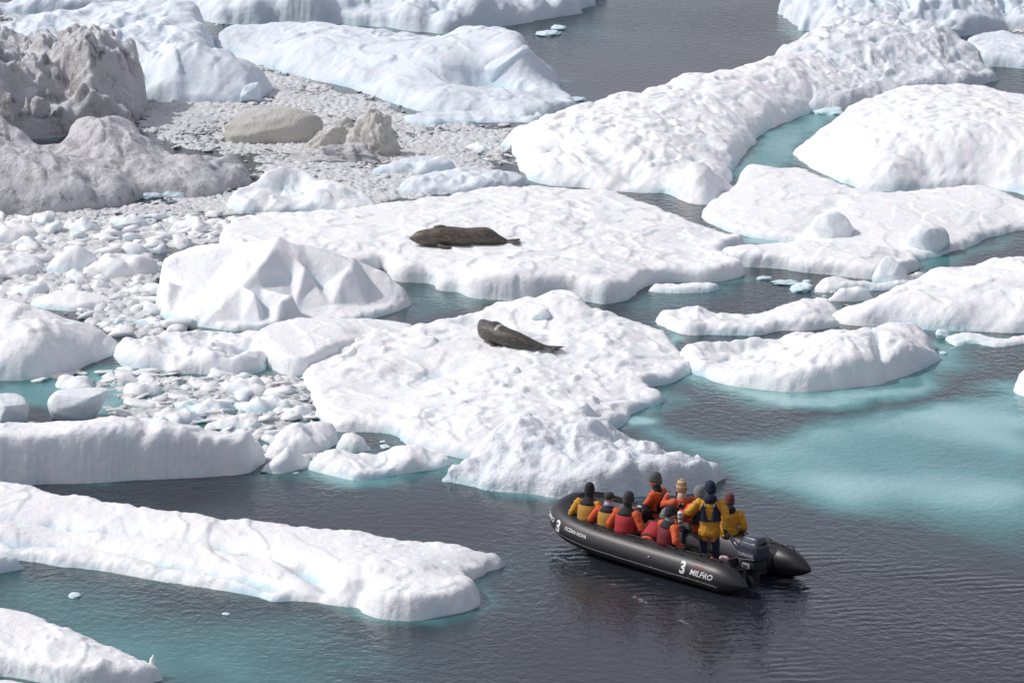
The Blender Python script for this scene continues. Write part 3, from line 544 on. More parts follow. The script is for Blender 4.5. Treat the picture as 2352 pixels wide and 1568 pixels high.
# rumpled pans of refrozen ice among the brash: small floes, each with its own ragged outline
for (px, py, wp, hh, lab) in [
    (42, 668, 112, .22, 'rumpled ice pan at the left edge, between the low hump and the shaded mound'),
    (330, 668, 92, .24, 'rumpled ice pan close to the left foot of the faceted berg'),
    (318, 738, 104, .26, 'rumpled ice pan just above the frozen slab pieces'),
    (232, 660, 70, .18, 'small ice pan below the pyramid shaped ice'),
    (440, 520, 118, .18, 'wide ice pan beyond the faceted berg, near the end of the dark ice'),
    (300, 515, 96, .16, 'ice pan in the coarse brash below the fused snowy lumps'),
    (190, 528, 104, .18, 'ice pan in the coarse brash straight above the pyramid shaped ice'),
    (108, 505, 84, .15, 'ice pan touching the lower edge of the dark speckled ice'),
    (1105, 340, 66, .14, 'tiny pale ice pan in the fine brash beside the long lumpy floe'),
    (330, 898, 86, .12, 'thin ice pan right of the shaded mound in the turquoise pool'),
    (178, 884, 96, .14, 'flat ice pan in the pool below the shaded mound'),
    (560, 892, 112, .14, 'thin ice pan below the frozen slab pieces'),
    (478, 934, 132, .18, 'long ice pan in the middle of the channel brash'),
    (606, 932, 120, .18, 'ice pan in the channel brash, left of the smaller seal floe'),
    (400, 962, 124, .16, 'ice pan leaning on the back of the cliff fronted floe'),
    (548, 972, 138, .18, 'widest ice pan of the channel brash, near the right end of the cliff fronted floe'),
    (672, 948, 96, .2, 'short ice pan between the channel brash and the smaller seal floe')]:
    r_ = np.random.default_rng(px * 7 + py); pts_ = []
    for k in range(13):
        a_ = 2 * math.pi * k / 13; q_ = 1 + .22 * r_.normal()
        x_ = px + wp * .5 * q_ * math.cos(a_); y_ = py - wp * .13 * q_ * math.sin(a_)
        pts_.append((x_, y_, hh * .6) if math.sin(a_) > .25 else (x_, y_))
    floe('ice_pan', lab, pts_[::-1], [(px - wp * .2, py - 8, hh), (px + wp * .1, py - 14, hh * 1.2), (px + wp * .25, py - 4, hh * .6)], eh=hh * .6, w=.16, amp=.05, hummock=.12, facet=.10, fsc=2.4, rag=.13, res=.04, rbf=.2, ov=.02,
         shelf=.5, group='rumpled ice pans in the brash', tintadd=.03)
# ------------------------------------------------------------------ single ice blocks (deformed, cut bodies)
_ico = {}
def ico(n):
    if n not in _ico:
        bm = bmesh.new(); bmesh.ops.create_icosphere(bm, subdivisions=n, radius=1.0)
        bm.verts.ensure_lookup_table()
        V = np.array([v.co[:] for v in bm.verts]); F = np.array([[v.index for v in f.verts] for f in bm.faces]); bm.free()
        _ico[n] = (V, F)
    return _ico[n]
def block_verts(n, seed, cuts=8, amt=.25, noise=.08, sq=2.6):
    r = np.random.default_rng(seed)
    V, F = ico(n); V = V.copy()
    V = V / (np.sum(np.abs(V) ** sq, 1, keepdims=True) ** (1 / sq))
    for _ in range(cuts):
        d = r.normal(size=3); d /= np.linalg.norm(d); lim = 1 - amt * r.random() * 1.3
        s = V @ d; k = np.maximum(s - lim, 0) * .85
        V = V - k[:, None] * d
    for q in range(10):
        d = r.normal(size=3) * (1.2 + .55 * q); ph = r.random() * 6.28
        V = V * (1 + (noise / (1 + .5 * q)) * np.sin(V @ d * 1.6 + ph))[:, None]
    return V, F
def block(label, px, py, wpx, hpx, depth=None, seed=1, mat=None, cuts=8, amt=.25, noise=.06, sink=.25, yaw=0.0, tilt=(0, 0), on=0.0, sq=2.5, n=5, taper=0.0, name='ice_block', cat='ice block', group='loose ice blocks', rough=0.0):
    """py is where the block meets water or floe at its front"""
    s = ppm(py); Wm = wpx / s; Hm = hpx / s / .97
    dep = depth or Wm * .8
    Hm = max(Hm - dep * .12, Hm * .7)
    V, F = block_verts(n, seed, cuts, amt, noise, sq)
    V = V * np.array([Wm / 2, dep / 2, Hm / (2 - 2 * sink)])
    zt = V[:, 2] / (V[:, 2].max())
    V[:, :2] *= (1 - taper * np.clip(zt, -1, 1))[:, None]
    V[:, 0] += tilt[0] * V[:, 2]; V[:, 1] += tilt[1] * V[:, 2]
    c, s_ = math.cos(yaw), math.sin(yaw)
    V = np.stack([V[:, 0] * c - V[:, 1] * s_, V[:, 0] * s_ + V[:, 1] * c, V[:, 2]], 1)
    if rough:
        nn = fbm(V[:, 0] * 4 + V[:, 2] * 2.1, V[:, 1] * 4 - V[:, 2] * 3.7, seed, 4, .6)
        L = np.linalg.norm(V, axis=1, keepdims=True); V = V * (1 + rough * nn[:, None] / (L + .2))
    V[:, 2] += Hm - V[:, 2].max()
    p = un(px, py, on)
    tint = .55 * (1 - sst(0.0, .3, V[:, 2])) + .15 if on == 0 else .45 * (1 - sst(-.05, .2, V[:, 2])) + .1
    o = mk(name, V, F, mat or M_snow, attrs={'tint': tint})
    o.location = (p[0], p[1] + dep * .45, on)
    tag(o, label, cat, group)
    return o
block('egg shaped smooth white ice block on the flat right floe, left of the rounder one', 1913, 562, 116, 78, 1.1, 11, cuts=7, amt=.2, noise=.03, taper=.32, on=0.0, tilt=(-.15, 0))
block('round white ice block at the right end of the flat floe', 2134, 588, 104, 74, 1.0, 12, cuts=8, amt=.15, noise=.03, taper=.05)
block('small rounded ice knob at the right end of the elongated floe', 2048, 657, 74, 70, .7, 13, cuts=6, amt=.2, noise=.03, taper=.3)
block('smooth brown tinted ice boulder lying in the brash', 620, 330, 214, 92, 1.5, 61, M_brown, cuts=5, amt=.14, noise=.05, sq=4.0, name='ice_boulder', group='stained ice boulders')
block('brown tinted jagged ice boulder with a tall peak, right of the smooth one', 858, 362, 118, 116, 1.1, 15, M_beige, cuts=7, amt=.3, noise=.08, taper=.40, name='ice_boulder', group='stained ice boulders', rough=.12)
block('low granular grey base of ice in front of the jagged brown peak', 785, 374, 220, 50, 1.3, 16, M_dirty2, cuts=6, amt=.25, noise=.16, taper=.25, name='ice_boulder', group='stained ice boulders', rough=.15)
block('leaning brown ice fin left of the jagged peak', 752, 345, 110, 78, .7, 17, M_beige, cuts=8, amt=.35, noise=.1, taper=.3, tilt=(.9, 0), name='ice_boulder', group='stained ice boulders', rough=.08)
block('angular translucent white block standing behind the left cliff fronted floe', 178, 968, 142, 76, 1.0, 18, cuts=12, amt=.4, noise=.02, tilt=(.2, 0), taper=-.15)
block('smooth white block cut by the left edge behind the cliff fronted floe', 14, 978, 96, 72, 1.0, 19, cuts=10, amt=.3, noise=.02)
block('upright white ice shard on the tip of the bottom left floe', 350, 1548, 16, 46, .15, 20, cuts=6, amt=.3, noise=.1, taper=.35, on=.08, n=3, group='blocks lying on floes')
block('small rounded lump on the crest of the smaller seal floe', 1240, 733, 46, 26, .4, 21, cuts=4, amt=.2, noise=.05, on=.5, n=4, group='blocks lying on floes')
block('rounded snowy block at the foot of the smaller seal floe, above the turquoise water', 1328, 972, 104, 52, 1.0, 22, cuts=8, amt=.25, noise=.05, on=.2, taper=.15, group='blocks lying on floes')
block('large snow lump in the middle of the rubble heap behind the boat', 1196, 1010, 112, 58, 1.0, 23, cuts=8, amt=.28, noise=.08, on=.55, group='blocks lying on floes')
block('white block with a flat tilted face on the upper middle floe, at its right end', 1162, 190, 104, 88, 1.4, 24, M_far, cuts=10, amt=.42, noise=.02, on=.25, tilt=(.35, 0), group='blocks lying on floes')
block('small pyramid of snow on the smaller seal floe below the seal', 1184, 862, 32, 22, .35, 25, cuts=6, amt=.3, noise=.05, on=.36, taper=.4, n=4, group='blocks lying on floes')
block('grey white slab standing in the rubble at the top right corner', 2315, 62, 76, 38, 1.0, 26, M_far, cuts=9, amt=.35, noise=.03, sq=3)
block('flat boulder of ice in the rubble between the top right ridges', 2178, 86, 76, 34, 1.0, 27, M_far, cuts=8, amt=.3, noise=.03)
block('small white boulder on the dirty berg, near its top', 134, 142, 38, 44, .5, 28, M_far, cuts=8, amt=.3, noise=.05, on=1.75, taper=.2, n=4, group='blocks lying on the dirty berg')
block('white lump on the shoulder of the dirty berg, right of the other one', 184, 130, 44, 30, .5, 29, M_far, cuts=8, amt=.3, noise=.05, on=1.95, n=4, group='blocks lying on the dirty berg')
block('rounded grey boulder stuck low on the face of the dirty berg', 92, 262, 46, 42, .5, 30, M_dirty2, cuts=6, amt=.2, noise=.06, on=.75, n=4, group='blocks lying on the dirty berg')
block('glassy white ice lump between the dirty berg and the speckled ice', 236, 345, 140, 60, 1.0, 31, M_far, cuts=5, amt=.25, noise=.14, on=.8, rough=.08, group='blocks lying on the dirty berg')
block('pair of fused snowy lumps floating at the foot of the dark speckled ice', 400, 456, 58, 26, .6, 32, M_far, cuts=5, amt=.2, noise=.12, rough=.06, n=4)
block('smaller snowy lump left of the fused pair, at the foot of the dark ice', 346, 457, 50, 18, .5, 33, M_far, cuts=5, amt=.2, noise=.12, rough=.06, n=4)
block('upright white block at the right foot of the pale blue mass', 580, 240, 52, 52, .8, 34, M_far, cuts=9, amt=.4, noise=.06, taper=.2, n=4)
block('split white block on the right shoulder of the pale blue mass', 566, 200, 62, 44, .9, 35, M_far, cuts=9, amt=.3, noise=.03, on=.2, n=4, sq=3)
# thin single floats in open water
for lab, px, py, wp, hp, dp, sd in [
    ('twin humped low ice piece in the far open water', 1256, 84, 56, 12, .9, 41), ('small white ice float beside the twin humped one, far open water', 1284, 70, 36, 11, .6, 42),
    ('lone thin ice float off the right tip of the upper middle floe', 1322, 232, 44, 9, .5, 43), ('ragged thin floe in the turquoise channel', 1912, 264, 70, 14, .9, 44),
    ('tiny oval ice float in the turquoise water above the bottom left floe', 169, 1374, 28, 7, .4, 45), ('tiniest ice sliver in the teal water below the long foreground floe', 519, 1412, 17, 4, .2, 46),
    ('small oval ice float in the dark gap by the elongated floe', 1756, 643, 42, 9, .4, 47), ('rounded ice float beside the small oval one, under the elongated floe', 1805, 655, 56, 12, .5, 48),
    ('little white ice crumb right of the rounded float, under the elongated floe', 1855, 650, 20, 6, .3, 49), ('cube like ice float at the left end of the broken floe strip, right side', 2166, 778, 36, 22, .5, 50),
    ('small ice crumb off the right end of the curved floe', 2142, 803, 22, 10, .3, 51), ('flat ice crumb below the one off the curved floe', 2168, 814, 20, 5, .3, 52),
    ('tiny ice crumb in the dark gap left of the rubble heap', 884, 1030, 24, 6, .3, 53), ('rounded tiny ice crumb nearest the upper rim of the dark gap', 879, 1017, 12, 4, .2, 54),
    ('rounded wet ice piece left of the jumble under the elongated floe', 1840, 670, 50, 22, .6, 55)]:
    block(lab, px, py, wp, hp, dp, sd, cuts=4, amt=.2, noise=.12, sink=.3, n=3 if wp < 40 else 4, name='ice_float', cat='floating ice', group='small ice floats in open water', rough=.04)

# ------------------------------------------------------------------ brash ice: chunks scattered over the packed channels
tmpl = []
for i in range(16):
    V_, F_ = block_verts(2, 900 + i, cuts=9, amt=.55, noise=.12, sq=2.1 + .5 * (i % 3)); a_ = np.arctan2(V_[:, 1], V_[:, 0]); r_ = np.random.default_rng(i)
    V_[:, :2] *= (1 + .20 * np.sin(2 * a_ + r_.random() * 6) + .16 * np.sin(3 * a_ + r_.random() * 6) + .10 * np.sin(5 * a_ + r_.random() * 6))[:, None]
    tmpl.append((V_, F_))
def inpoly(x, y, P):
    c = False; j = len(P) - 1
    for i in range(len(P)):
        if (P[i][1] > y) != (P[j][1] > y) and x < (P[j][0] - P[i][0]) * (y - P[i][1]) / (P[j][1] - P[i][1] + 1e-9) + P[i][0]: c = not c
        j = i
    return c
ZONES = [  # polygon in picture, chunks per m2, size range (m), height range, keep-thinning by noise
    ([(300, 232), (600, 236), (480, 140), (470, 95), (560, 135), (690, 178), (850, 216), (960, 262), (1080, 285), (1180, 290), (1250, 285), (1170, 320), (1190, 400), (1220, 425), (1100, 436), (880, 470), (540, 500), (400, 560), (0, 530), (-40, 490), (300, 470), (560, 425), (560, 360), (400, 340), (310, 290)], 7, (.08, .34), 1.0, 'fine'),
    ([(0, 500), (540, 500), (560, 555), (380, 575), (365, 650), (368, 735), (430, 750), (400, 770), (290, 775), (200, 745), (110, 705), (-40, 690), (-40, 500)], 8, (.12, .80), 1.0, 'coarse'),
    ([(240, 850), (300, 850), (500, 862), (700, 866), (700, 900), (735, 985), (770, 995), (760, 1000), (620, 1030), (560, 1010), (400, 972), (250, 960), (240, 905)], 9, (.18, .75), .75, 'flat'),
    ([(50, 868), (240, 835), (250, 870), (330, 880), (270, 900), (110, 890)], 4, (.2, .5), .45, 'flat'),
    ([(480, 862), (720, 866), (730, 960), (500, 910)], 12, (.10, .26), .8, 'fine'),
    ([(380, 0), (640, 20), (600, 56), (480, 60), (450, 30)], 10, (.12, .35), 1.0, 'fine'),
    ([(-40, 20), (250, 0), (330, 0), (110, 30), (0, 55)], 8, (.12, .35), 1.0, 'fine'),
    ([(1160, 980), (1180, 930), (1320, 930), (1300, 990)], 0, (.1, .2), 1, 'fine'),
    ([(2270, 100), (2352, 60), (2352, 90), (2290, 110)], 5, (.15, .4), 1, 'fine'),
    ([(1840, 655), (2010, 645), (2020, 700), (1930, 730), (1900, 690)], 7, (.08, .28), .8, 'flat'),
    ([(1500, 755), (1560, 770), (1600, 775), (1560, 800), (1530, 780)], 4, (.1, .25), .4, 'flat'),
    ([(600, 1020), (760, 990), (780, 1040), (700, 1090), (610, 1085)], 8, (.12, .4), .8, 'flat'),
]
chunks = []
for zi, (poly, dens, (s0, s1), thr, style) in enumerate(ZONES):
    W = np.array([un(a, b)[:2] for a, b in poly])
    lo = W.min(0); hi = W.max(0); area = np.prod(hi - lo)
    n = int(area * dens)
    pts = rng.random((n, 2)) * (hi - lo) + lo
    dd = sdf(pts[:, 0], pts[:, 1], W)
    th = fbm(pts[:, 0] * .35, pts[:, 1] * .25, 300 + zi, 3)
    for i in range(n):
        if dd[i] < 0 or th[i] * .6 + .5 > thr + .15 * rng.random(): continue
        x, y = pts[i]
        if ground(x, y) > .12: continue
        u = rng.random()
        s = s0 + (s1 - s0) * u ** 3
        chunks.append((s, x, y, style, zi))
chunks.sort(key=lambda c: -c[0])
def chunk_geo(s, style, k):
    V, F = tmpl[k]
    a = rng.random() * 6.28; c, q = math.cos(a), math.sin(a)
    fl = {'fine': .34, 'coarse': .42, 'flat': .26}[style] * (.7 + .6 * rng.random())
    ax = 1.0 + .5 * rng.random()
    V = V * np.array([s * .5 * ax, s * .5, s * .5 * fl])
    t1, t2 = rng.normal() * .16, rng.normal() * .16
    V = V + np.stack([0 * V[:, 0], 0 * V[:, 0], V[:, 0] * t1 + V[:, 1] * t2], 1)
    V = np.stack([V[:, 0] * c - V[:, 1] * q, V[:, 0] * q + V[:, 1] * c, V[:, 2]], 1)
    V[:, 2] += s * .5 * fl * .45
    return V, F
ZL = ['in the fine grey brash around the stained boulders', 'in the coarse white brash left of the faceted berg', 'in the turquoise channel brash above the cliff fronted floe', 'in the turquoise pool beside the shaded mound',
      'in the patch below the flat topped slab', 'in the brash gap at the top left', 'in the brash behind the pale blue mass', '', 'in the gap at the top right corner', 'in the jumble under the elongated floe', 'in the pale pool above the curved floe', 'beside the thin curved floe']
NB = 300
for i, (s, x, y, style, zi) in enumerate(chunks[:NB]):
    V, F = chunk_geo(s, style, rng.integers(16))
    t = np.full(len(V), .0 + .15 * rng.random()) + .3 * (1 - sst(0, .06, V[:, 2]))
    o = mk('ice_chunk', V, F, M_snow if style != 'fine' else M_brash, smooth=(i % 3 == 0), attrs={'tint': np.clip(t, 0, 1)})
    o.location = (x, y, 0)
    kind = 'bigger' if i < 60 else ('middling' if i < 160 else 'lesser')
    tag(o, 'one of the ' + kind + {'fine': ' chunks ', 'coarse': ' lumps ', 'flat': ' flat pieces '}[style] + ZL[zi], 'ice chunk', kind + ' ice ' + ZL[zi])
AV, AF, AT = [], [], []; off = 0
for (s, x, y, style, zi) in chunks[NB:]:
    V, F = chunk_geo(s, style, rng.integers(16))
    keep_low = V[F].max(1)[:, 2] > -.01
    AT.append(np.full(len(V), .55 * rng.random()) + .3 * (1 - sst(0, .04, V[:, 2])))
    AV.append(V + np.array([x, y, 0])); AF.append(F[keep_low] + off); off += len(V)
print('CHUNKS', len(chunks))
o = mk('brash_ice', np.concatenate(AV), np.concatenate(AF), M_brash, smooth=False, attrs={'tint': np.clip(np.concatenate(AT), 0, 1)})
tag(o, 'field of small grey white brash ice crumbs filling the channels between the floes', 'brash ice', kind='stuff')

# ------------------------------------------------------------------ packed slush: small lumps frozen side by side, the water shows in the gaps
def worley(x, y, seed):
    x0 = np.floor(x).astype(np.int64); y0 = np.floor(y).astype(np.int64)
    f1 = np.full(x.shape, 9.0); f2 = np.full(x.shape, 9.0); idv = np.zeros(x.shape)
    for i in (-1, 0, 1):
        for j in (-1, 0, 1):
            cx = x0 + i; cy = y0 + j
            px = cx + .1 + .8 * _h(cx, cy, seed) / 4294967296.0; py = cy + .1 + .8 * _h(cx, cy, seed + 1) / 4294967296.0
            d = np.hypot(x - px, y - py); r = _h(cx, cy, seed + 2) / 4294967296.0
            new = d < f1; f2 = np.where(new, f1, np.minimum(f2, d)); idv = np.where(new, r, idv); f1 = np.minimum(f1, d)
    return f1, f2, idv
SLUSH = []
for zi, (poly, dens, sz, thr, style) in enumerate(ZONES):
    if dens < 1 or (style == 'flat' and zi not in (2, 11)): continue
    W = np.array([un(a, b)[:2] for a, b in poly]); lo = W.min(0) - .5; hi = W.max(0) + .5
    gx_ = np.arange(lo[0], hi[0], .05); gy_ = np.arange(lo[1], hi[1], .065)
    X, Y = np.meshgrid(gx_, gy_)
    d = sdf(X + .4 * fbm(X, Y, 77, 3), Y + .6 * fbm(X, Y, 78, 3), W)
    wx = X + .13 * fbm(X * 2.5, Y * 2.5, 81, 4, .6); wy = Y + .17 * fbm(X * 2.5, Y * 2.5, 82, 4, .6)
    cs = 3.7 if style == 'fine' else 2.0
    a1, a2, r1 = worley(wx * cs, wy * cs * .85, 83); b1, b2, r2 = worley(wx * cs * 2.4, wy * cs * 2.2, 87)
    big = {'fine': .050, 'coarse': .10, 'flat': .06}[style]
    z = big * (.25 + 1.1 * r1) * sst(0, .38, a2 - a1) * (1 - .5 * a1) + .028 * sst(0, .5, b2 - b1) * (.4 + r2) + .016 * fbm(X * 6, Y * 6, 91, 3)
    dens_ = fbm(X * .30, Y * .22, 92, 3) * .6 + {'fine': .85, 'coarse': 1.45, 'flat': .85}[style]
    z = z + .05 * np.clip(dens_, -.2, 1) - .052 + .02 * fbm(X * .9, Y * .7, 94, 2)
    z = z - .12 * (1 - sst(-.1, .5, d))
    keep = z > -.02
    q = keep[:-1, :-1] | keep[1:, :-1] | keep[:-1, 1:] | keep[1:, 1:]
    idx = np.arange(X.size).reshape(X.shape)
    Fq = np.stack([idx[:-1, :-1][q], idx[:-1, 1:][q], idx[1:, 1:][q], idx[1:, :-1][q]], 1)
    if not len(Fq): continue
    used = np.zeros(X.size, dtype=bool); used[Fq.ravel()] = True; rm = np.cumsum(used) - 1
    tint = np.clip(.5 * (1 - sst(.0, .05, z)) + .35 * r1 * r2 + (.25 * (1 - sst(.0, .10, z)) if style == 'flat' else 0), 0, 1)
    SLUSH.append((np.stack([X.ravel(), Y.ravel(), z.ravel()], 1)[used], rm[Fq], tint.ravel()[used]))
off = 0; AV, AF, AT = [], [], []
for V, F, t in SLUSH: AV.append(V); AF.append(F + off); AT.append(t); off += len(V)
print('SLUSH', off)
o = mk('slush', np.concatenate(AV), np.concatenate(AF), M_brash, attrs={'tint': np.concatenate(AT)})
tag(o, 'packed grey white slush of frozen lumps between the bergs and floes at the upper left', 'slush', kind='stuff')
# ------------------------------------------------------------------ the water: one sheet to the horizon, finer where it is seen
def axis(segs):
    out = [segs[0][0]]
    for a, b, st in segs:
        n = max(1, int(round((b - a) / st))); out += list(np.linspace(a, b, n + 1)[1:])
    return np.array(out)
gx = axis([(-4000, -200, 400), (-200, -25, 25), (-25, 25, .10), (25, 200, 25), (200, 4000, 400)])
gy = axis([(-4000, -100, 400), (-100, 85, 20), (85, 182, .17), (182, 400, 30), (400, 5500, 500)])
X, Y = np.meshgrid(gx, gy)
T = np.zeros(X.shape)          # milky turquoise: ice just under the surface and meltwater
G = np.zeros(X.shape)          # grey slush between the brash
inner = (np.abs(X) < 25) & (Y > 85) & (Y < 182)
xi, yi = X[inner], Y[inner]
wxi = xi + .35 * fbm(xi * .6, yi * .45, 501, 4); wyi = yi + .6 * fbm(xi * .5, yi * .4, 502, 4)
t = np.zeros(xi.shape)
for _, S, sh in WATER_T:
    c = S.mean(0); r = np.abs(S - c).max(0) + sh * 3 + 1
    m = (np.abs(xi - c[0]) < r[0]) & (np.abs(yi - c[1]) < r[1])
    if m.any():
        d = -sdf(wxi[m], wyi[m], S)
        k = (1.0 if sh >= 1.2 else (.35 + .5 * sst(-.3, .5, perlin(xi[m] * .25, yi[m] * .2, 77))))
        t[m] = np.maximum(t[m], k * (.55 * (1 - sst(-.1, sh, d)) + .30 * (1 - sst(0, sh * 3, d))))
def area(poly, amt, soft, seed, streak=0.0, fade=None):
    global t
    W = np.array([un(a, b)[:2] for a, b in poly])
    d = sdf(wxi, wyi, chaikin(W, 2))
    v = sst(-soft, soft, d) * amt
    if streak: v = v * (1 - streak + streak * (.5 + .8 * fbm(xi * .22 + yi * .05, yi * .16, seed, 3)))
    if fade: v = v * (.35 + .65 * sst(fade[0], fade[1], yi + 1.5 * fbm(xi * .2, yi * .1, seed + 9, 3)))
    t = np.maximum(t, v)
area([(1440, 965), (1530, 975), (1640, 1025), (1740, 1000), (1900, 960), (2060, 935), (2200, 915), (2310, 880), (2420, 860), (2450, 1320), (2300, 1290), (2100, 1220), (1900, 1185), (1740, 1140), (1620, 1070), (1480, 1010)], 1.0, 1.1, 520, .22, (97.0, 105.0))
area([(1560, 970), (1800, 1000), (2400, 1000), (2450, 1230), (2200, 1240), (1900, 1200), (1660, 1150)], .66, 4.5, 521, .3)
area([(1600, 875), (1800, 895), (2000, 890), (2170, 835), (2185, 875), (2070, 928), (1850, 950), (1660, 915)], 1.0, .9, 522)
area([(1660, 395), (1720, 330), (1770, 290), (1900, 240), (2000, 225), (1900, 290), (1840, 340), (1840, 390), (1700, 400), (1690, 430)], .9, .5, 523, .1)
area([(1840, 385), (1960, 430), (2060, 440), (2060, 452), (1940, 440)], .8, .3, 524)
area([(1690, 525), (1900, 540), (1870, 562), (1700, 566)], .95, .4, 525)
area([(-80, 1310), (150, 1330), (420, 1390), (800, 1430), (960, 1600), (-80, 1600)], .80, 3.5, 526, .3)
area([(200, 1420), (600, 1440), (760, 1500), (820, 1600), (100, 1600)], .95, 4.0, 527, .3)
area([(880, 600), (960, 650), (1100, 690), (1180, 690), (1080, 715), (960, 745), (900, 720)], .6, .8, 528, .3)
area([(1380, 700), (1500, 650), (1720, 650), (1760, 690), (1500, 720), (1450, 735)], .6, 1.0, 529, .3)
area([(1520, 755), (1600, 765), (1570, 800), (1540, 790)], .9, .3, 530)
area([(2090, 595), (2200, 570), (2352, 520), (2352, 545), (2240, 590), (2190, 620), (2100, 640)], .7, .7, 531)
area([(-60, 870), (80, 872), (260, 830), (430, 870), (420, 900), (280, 960), (-60, 930)], .85, .8, 532, .2)
area([(250, 860), (700, 880), (740, 1000), (620, 1080), (560, 1000), (300, 960)], .8, 1.0, 533, .2)
area([(600, 1050), (1030, 1050), (1000, 1085), (800, 1108), (650, 1100)], .8, 1.2, 534, .2)
area([(1190, 60), (1400, -40), (1560, -30), (1520, 60), (1420, 120), (1280, 120)], .55, 4.5, 535, .4)
area([(1200, 80), (1330, 55), (1360, 80), (1230, 110)], .45, 2, 536)
area([(1780, 80), (1820, 60), (1900, 70), (1880, 110)], .6, .8, 537)
area([(1340, 945), (1500, 945), (1540, 975), (1460, 985), (1360, 985)], 1.0, .5, 538)
g = np.zeros(xi.shape)
for poly, dens, sz, thr, style in ZONES:
    if style == 'fine' or style == 'coarse':
        W = np.array([un(a, b)[:2] for a, b in poly])
        g = np.maximum(g, sst(-.8, .8, sdf(wxi, wyi, W)) * (.42 if dens > 7 else 0))
g = g * (.55 + .9 * fbm(xi * .5, yi * .35, 540, 3))
t = t * (1 - .6 * np.clip(g * 2, 0, 1))
T[inner] = np.clip(t, 0, 1); G[inner] = np.clip(g, 0, 1)
# boat wake strength, in the boat's own frame
BO = Vector((4.76, 96.62, 0)); BH = Vector((-.68, .733, 0)).normalized(); BS = Vector((BH.y, -BH.x, 0))   # stern centre, heading, starboard
u = (xi - BO.x) * BH.x + (yi - BO.y) * BH.y; v = (xi - BO.x) * BS.x + (yi - BO.y) * BS.y
Wk = np.zeros(X.shape)
back = 5.2 - u
arm = np.abs(np.abs(v) - (.9 + .30 * np.clip(back, 0, 60)))
wk = np.exp(-(arm / (.35 + .05 * np.clip(back, 0, 60))) ** 2) * sst(0, 1.5, back) * np.exp(-np.clip(back, 0, 60) / 26)
wk = np.maximum(wk, .8 * np.exp(-(v / (.7 + .06 * np.clip(-u, 0, 80))) ** 2) * sst(-.5, .5, -u) * np.exp(-np.clip(-u, 0, 60) / 14))
Wk[inner] = wk
# foam thrown up along the near side of the boat
Fo = np.zeros(X.shape)
crest = 1.30 + .27 * np.clip(5.0 - u, 0, 20) + .05 * np.sin(u * 3.1)
fo = np.exp(-((-v - crest) / .22) ** 2) * sst(-3.5, -1, u) * (1 - sst(4.3, 5.0, u))
fo = np.maximum(fo, .9 * np.exp(-((-v - 1.18 - .06 * (5 - u)) / .16) ** 2) * sst(-1, 1, u) * (1 - sst(4.4, 5.0, u)))
fo = np.maximum(fo, .8 * np.exp(-(v / .45) ** 2) * sst(-3.5, -1.2, u) * (1 - sst(-1.2, -.8, u)))
Fo[inner] = fo * (.55 + .45 * sst(-.1, .4, perlin(u * 1.1, v * .4, 555)))
idx = np.arange(X.size).reshape(X.shape)
F = np.stack([idx[:-1, :-1].ravel(), idx[:-1, 1:].ravel(), idx[1:, 1:].ravel(), idx[1:, :-1].ravel()], 1)
Z = np.zeros(X.shape)
zi_ = .004 * np.sin(2 * math.pi * (arm[...] * 1.25)) * wk * 1.6
Z[inner] = zi_
m, nt, b = newmat('sea_water'); L = nt.links.new
at = N(nt, 'ShaderNodeAttribute', attribute_name='turq'); ag = N(nt, 'ShaderNodeAttribute', attribute_name='slush'); aw = N(nt, 'ShaderNodeAttribute', attribute_name='wake')
geo = N(nt, 'ShaderNodeNewGeometry')
cr = N(nt, 'ShaderNodeValToRGB'); L(at.outputs['Fac'], cr.inputs[0])
e = cr.color_ramp.elements
e[0].position = 0; e[0].color = (.020, .023, .032, 1)
e[1].position = 1; e[1].color = (.33, .57, .58, 1)
for p_, c_ in ((.3, (.024, .05, .06, 1)), (.6, (.05, .165, .172, 1)), (.82, (.12, .32, .33, 1))):
    q = e.new(p_); q.color = c_
mx = N(nt, 'ShaderNodeMix', data_type='RGBA'); L(ag.outputs['Fac'], mx.inputs[0]); L(cr.outputs[0], mx.inputs[6]); mx.inputs[7].default_value = (.30, .315, .32, 1)
af = N(nt, 'ShaderNodeAttribute', attribute_name='foam')
nf = N(nt, 'ShaderNodeTexNoise', Scale=9.0, Detail=6.0, Roughness=.75); L(geo.outputs['Position'], nf.inputs['Vector'])
fa = N(nt, 'ShaderNodeMath', operation='MULTIPLY'); L(nf.outputs['Fac'], fa.inputs[0]); L(af.outputs['Fac'], fa.inputs[1])
fr = N(nt, 'ShaderNodeMapRange'); fr.inputs[1].default_value = .44; fr.inputs[2].default_value = .58; fr.inputs[4].default_value = .7; L(fa.outputs[0], fr.inputs[0])
mxf = N(nt, 'ShaderNodeMix', data_type='RGBA'); L(fr.outputs[0], mxf.inputs[0]); L(mx.outputs[2], mxf.inputs[6]); mxf.inputs[7].default_value = (.55, .58, .60, 1)
L(mxf.outputs[2], b.inputs['Base Color'])
b.inputs['IOR'].default_value = 1.333
b.inputs['Roughness'].default_value = 0.08
mp = N(nt, 'ShaderNodeMapping'); mp.inputs['Scale'].default_value = (1, .8, 1); mp.inputs['Rotation'].default_value = (0, 0, .35); L(geo.outputs['Position'], mp.inputs['Vector'])
w1 = N(nt, 'ShaderNodeTexNoise', Scale=4.2, Detail=3.0, Roughness=.55, Distortion=.4); L(mp.outputs[0], w1.inputs['Vector'])
w2 = N(nt, 'ShaderNodeTexNoise', Scale=.45, Detail=3.0); L(mp.outputs[0], w2.inputs['Vector'])
w3 = N(nt, 'ShaderNodeTexNoise', Scale=13.0, Detail=2.0); L(mp.outputs[0], w3.inputs['Vector'])
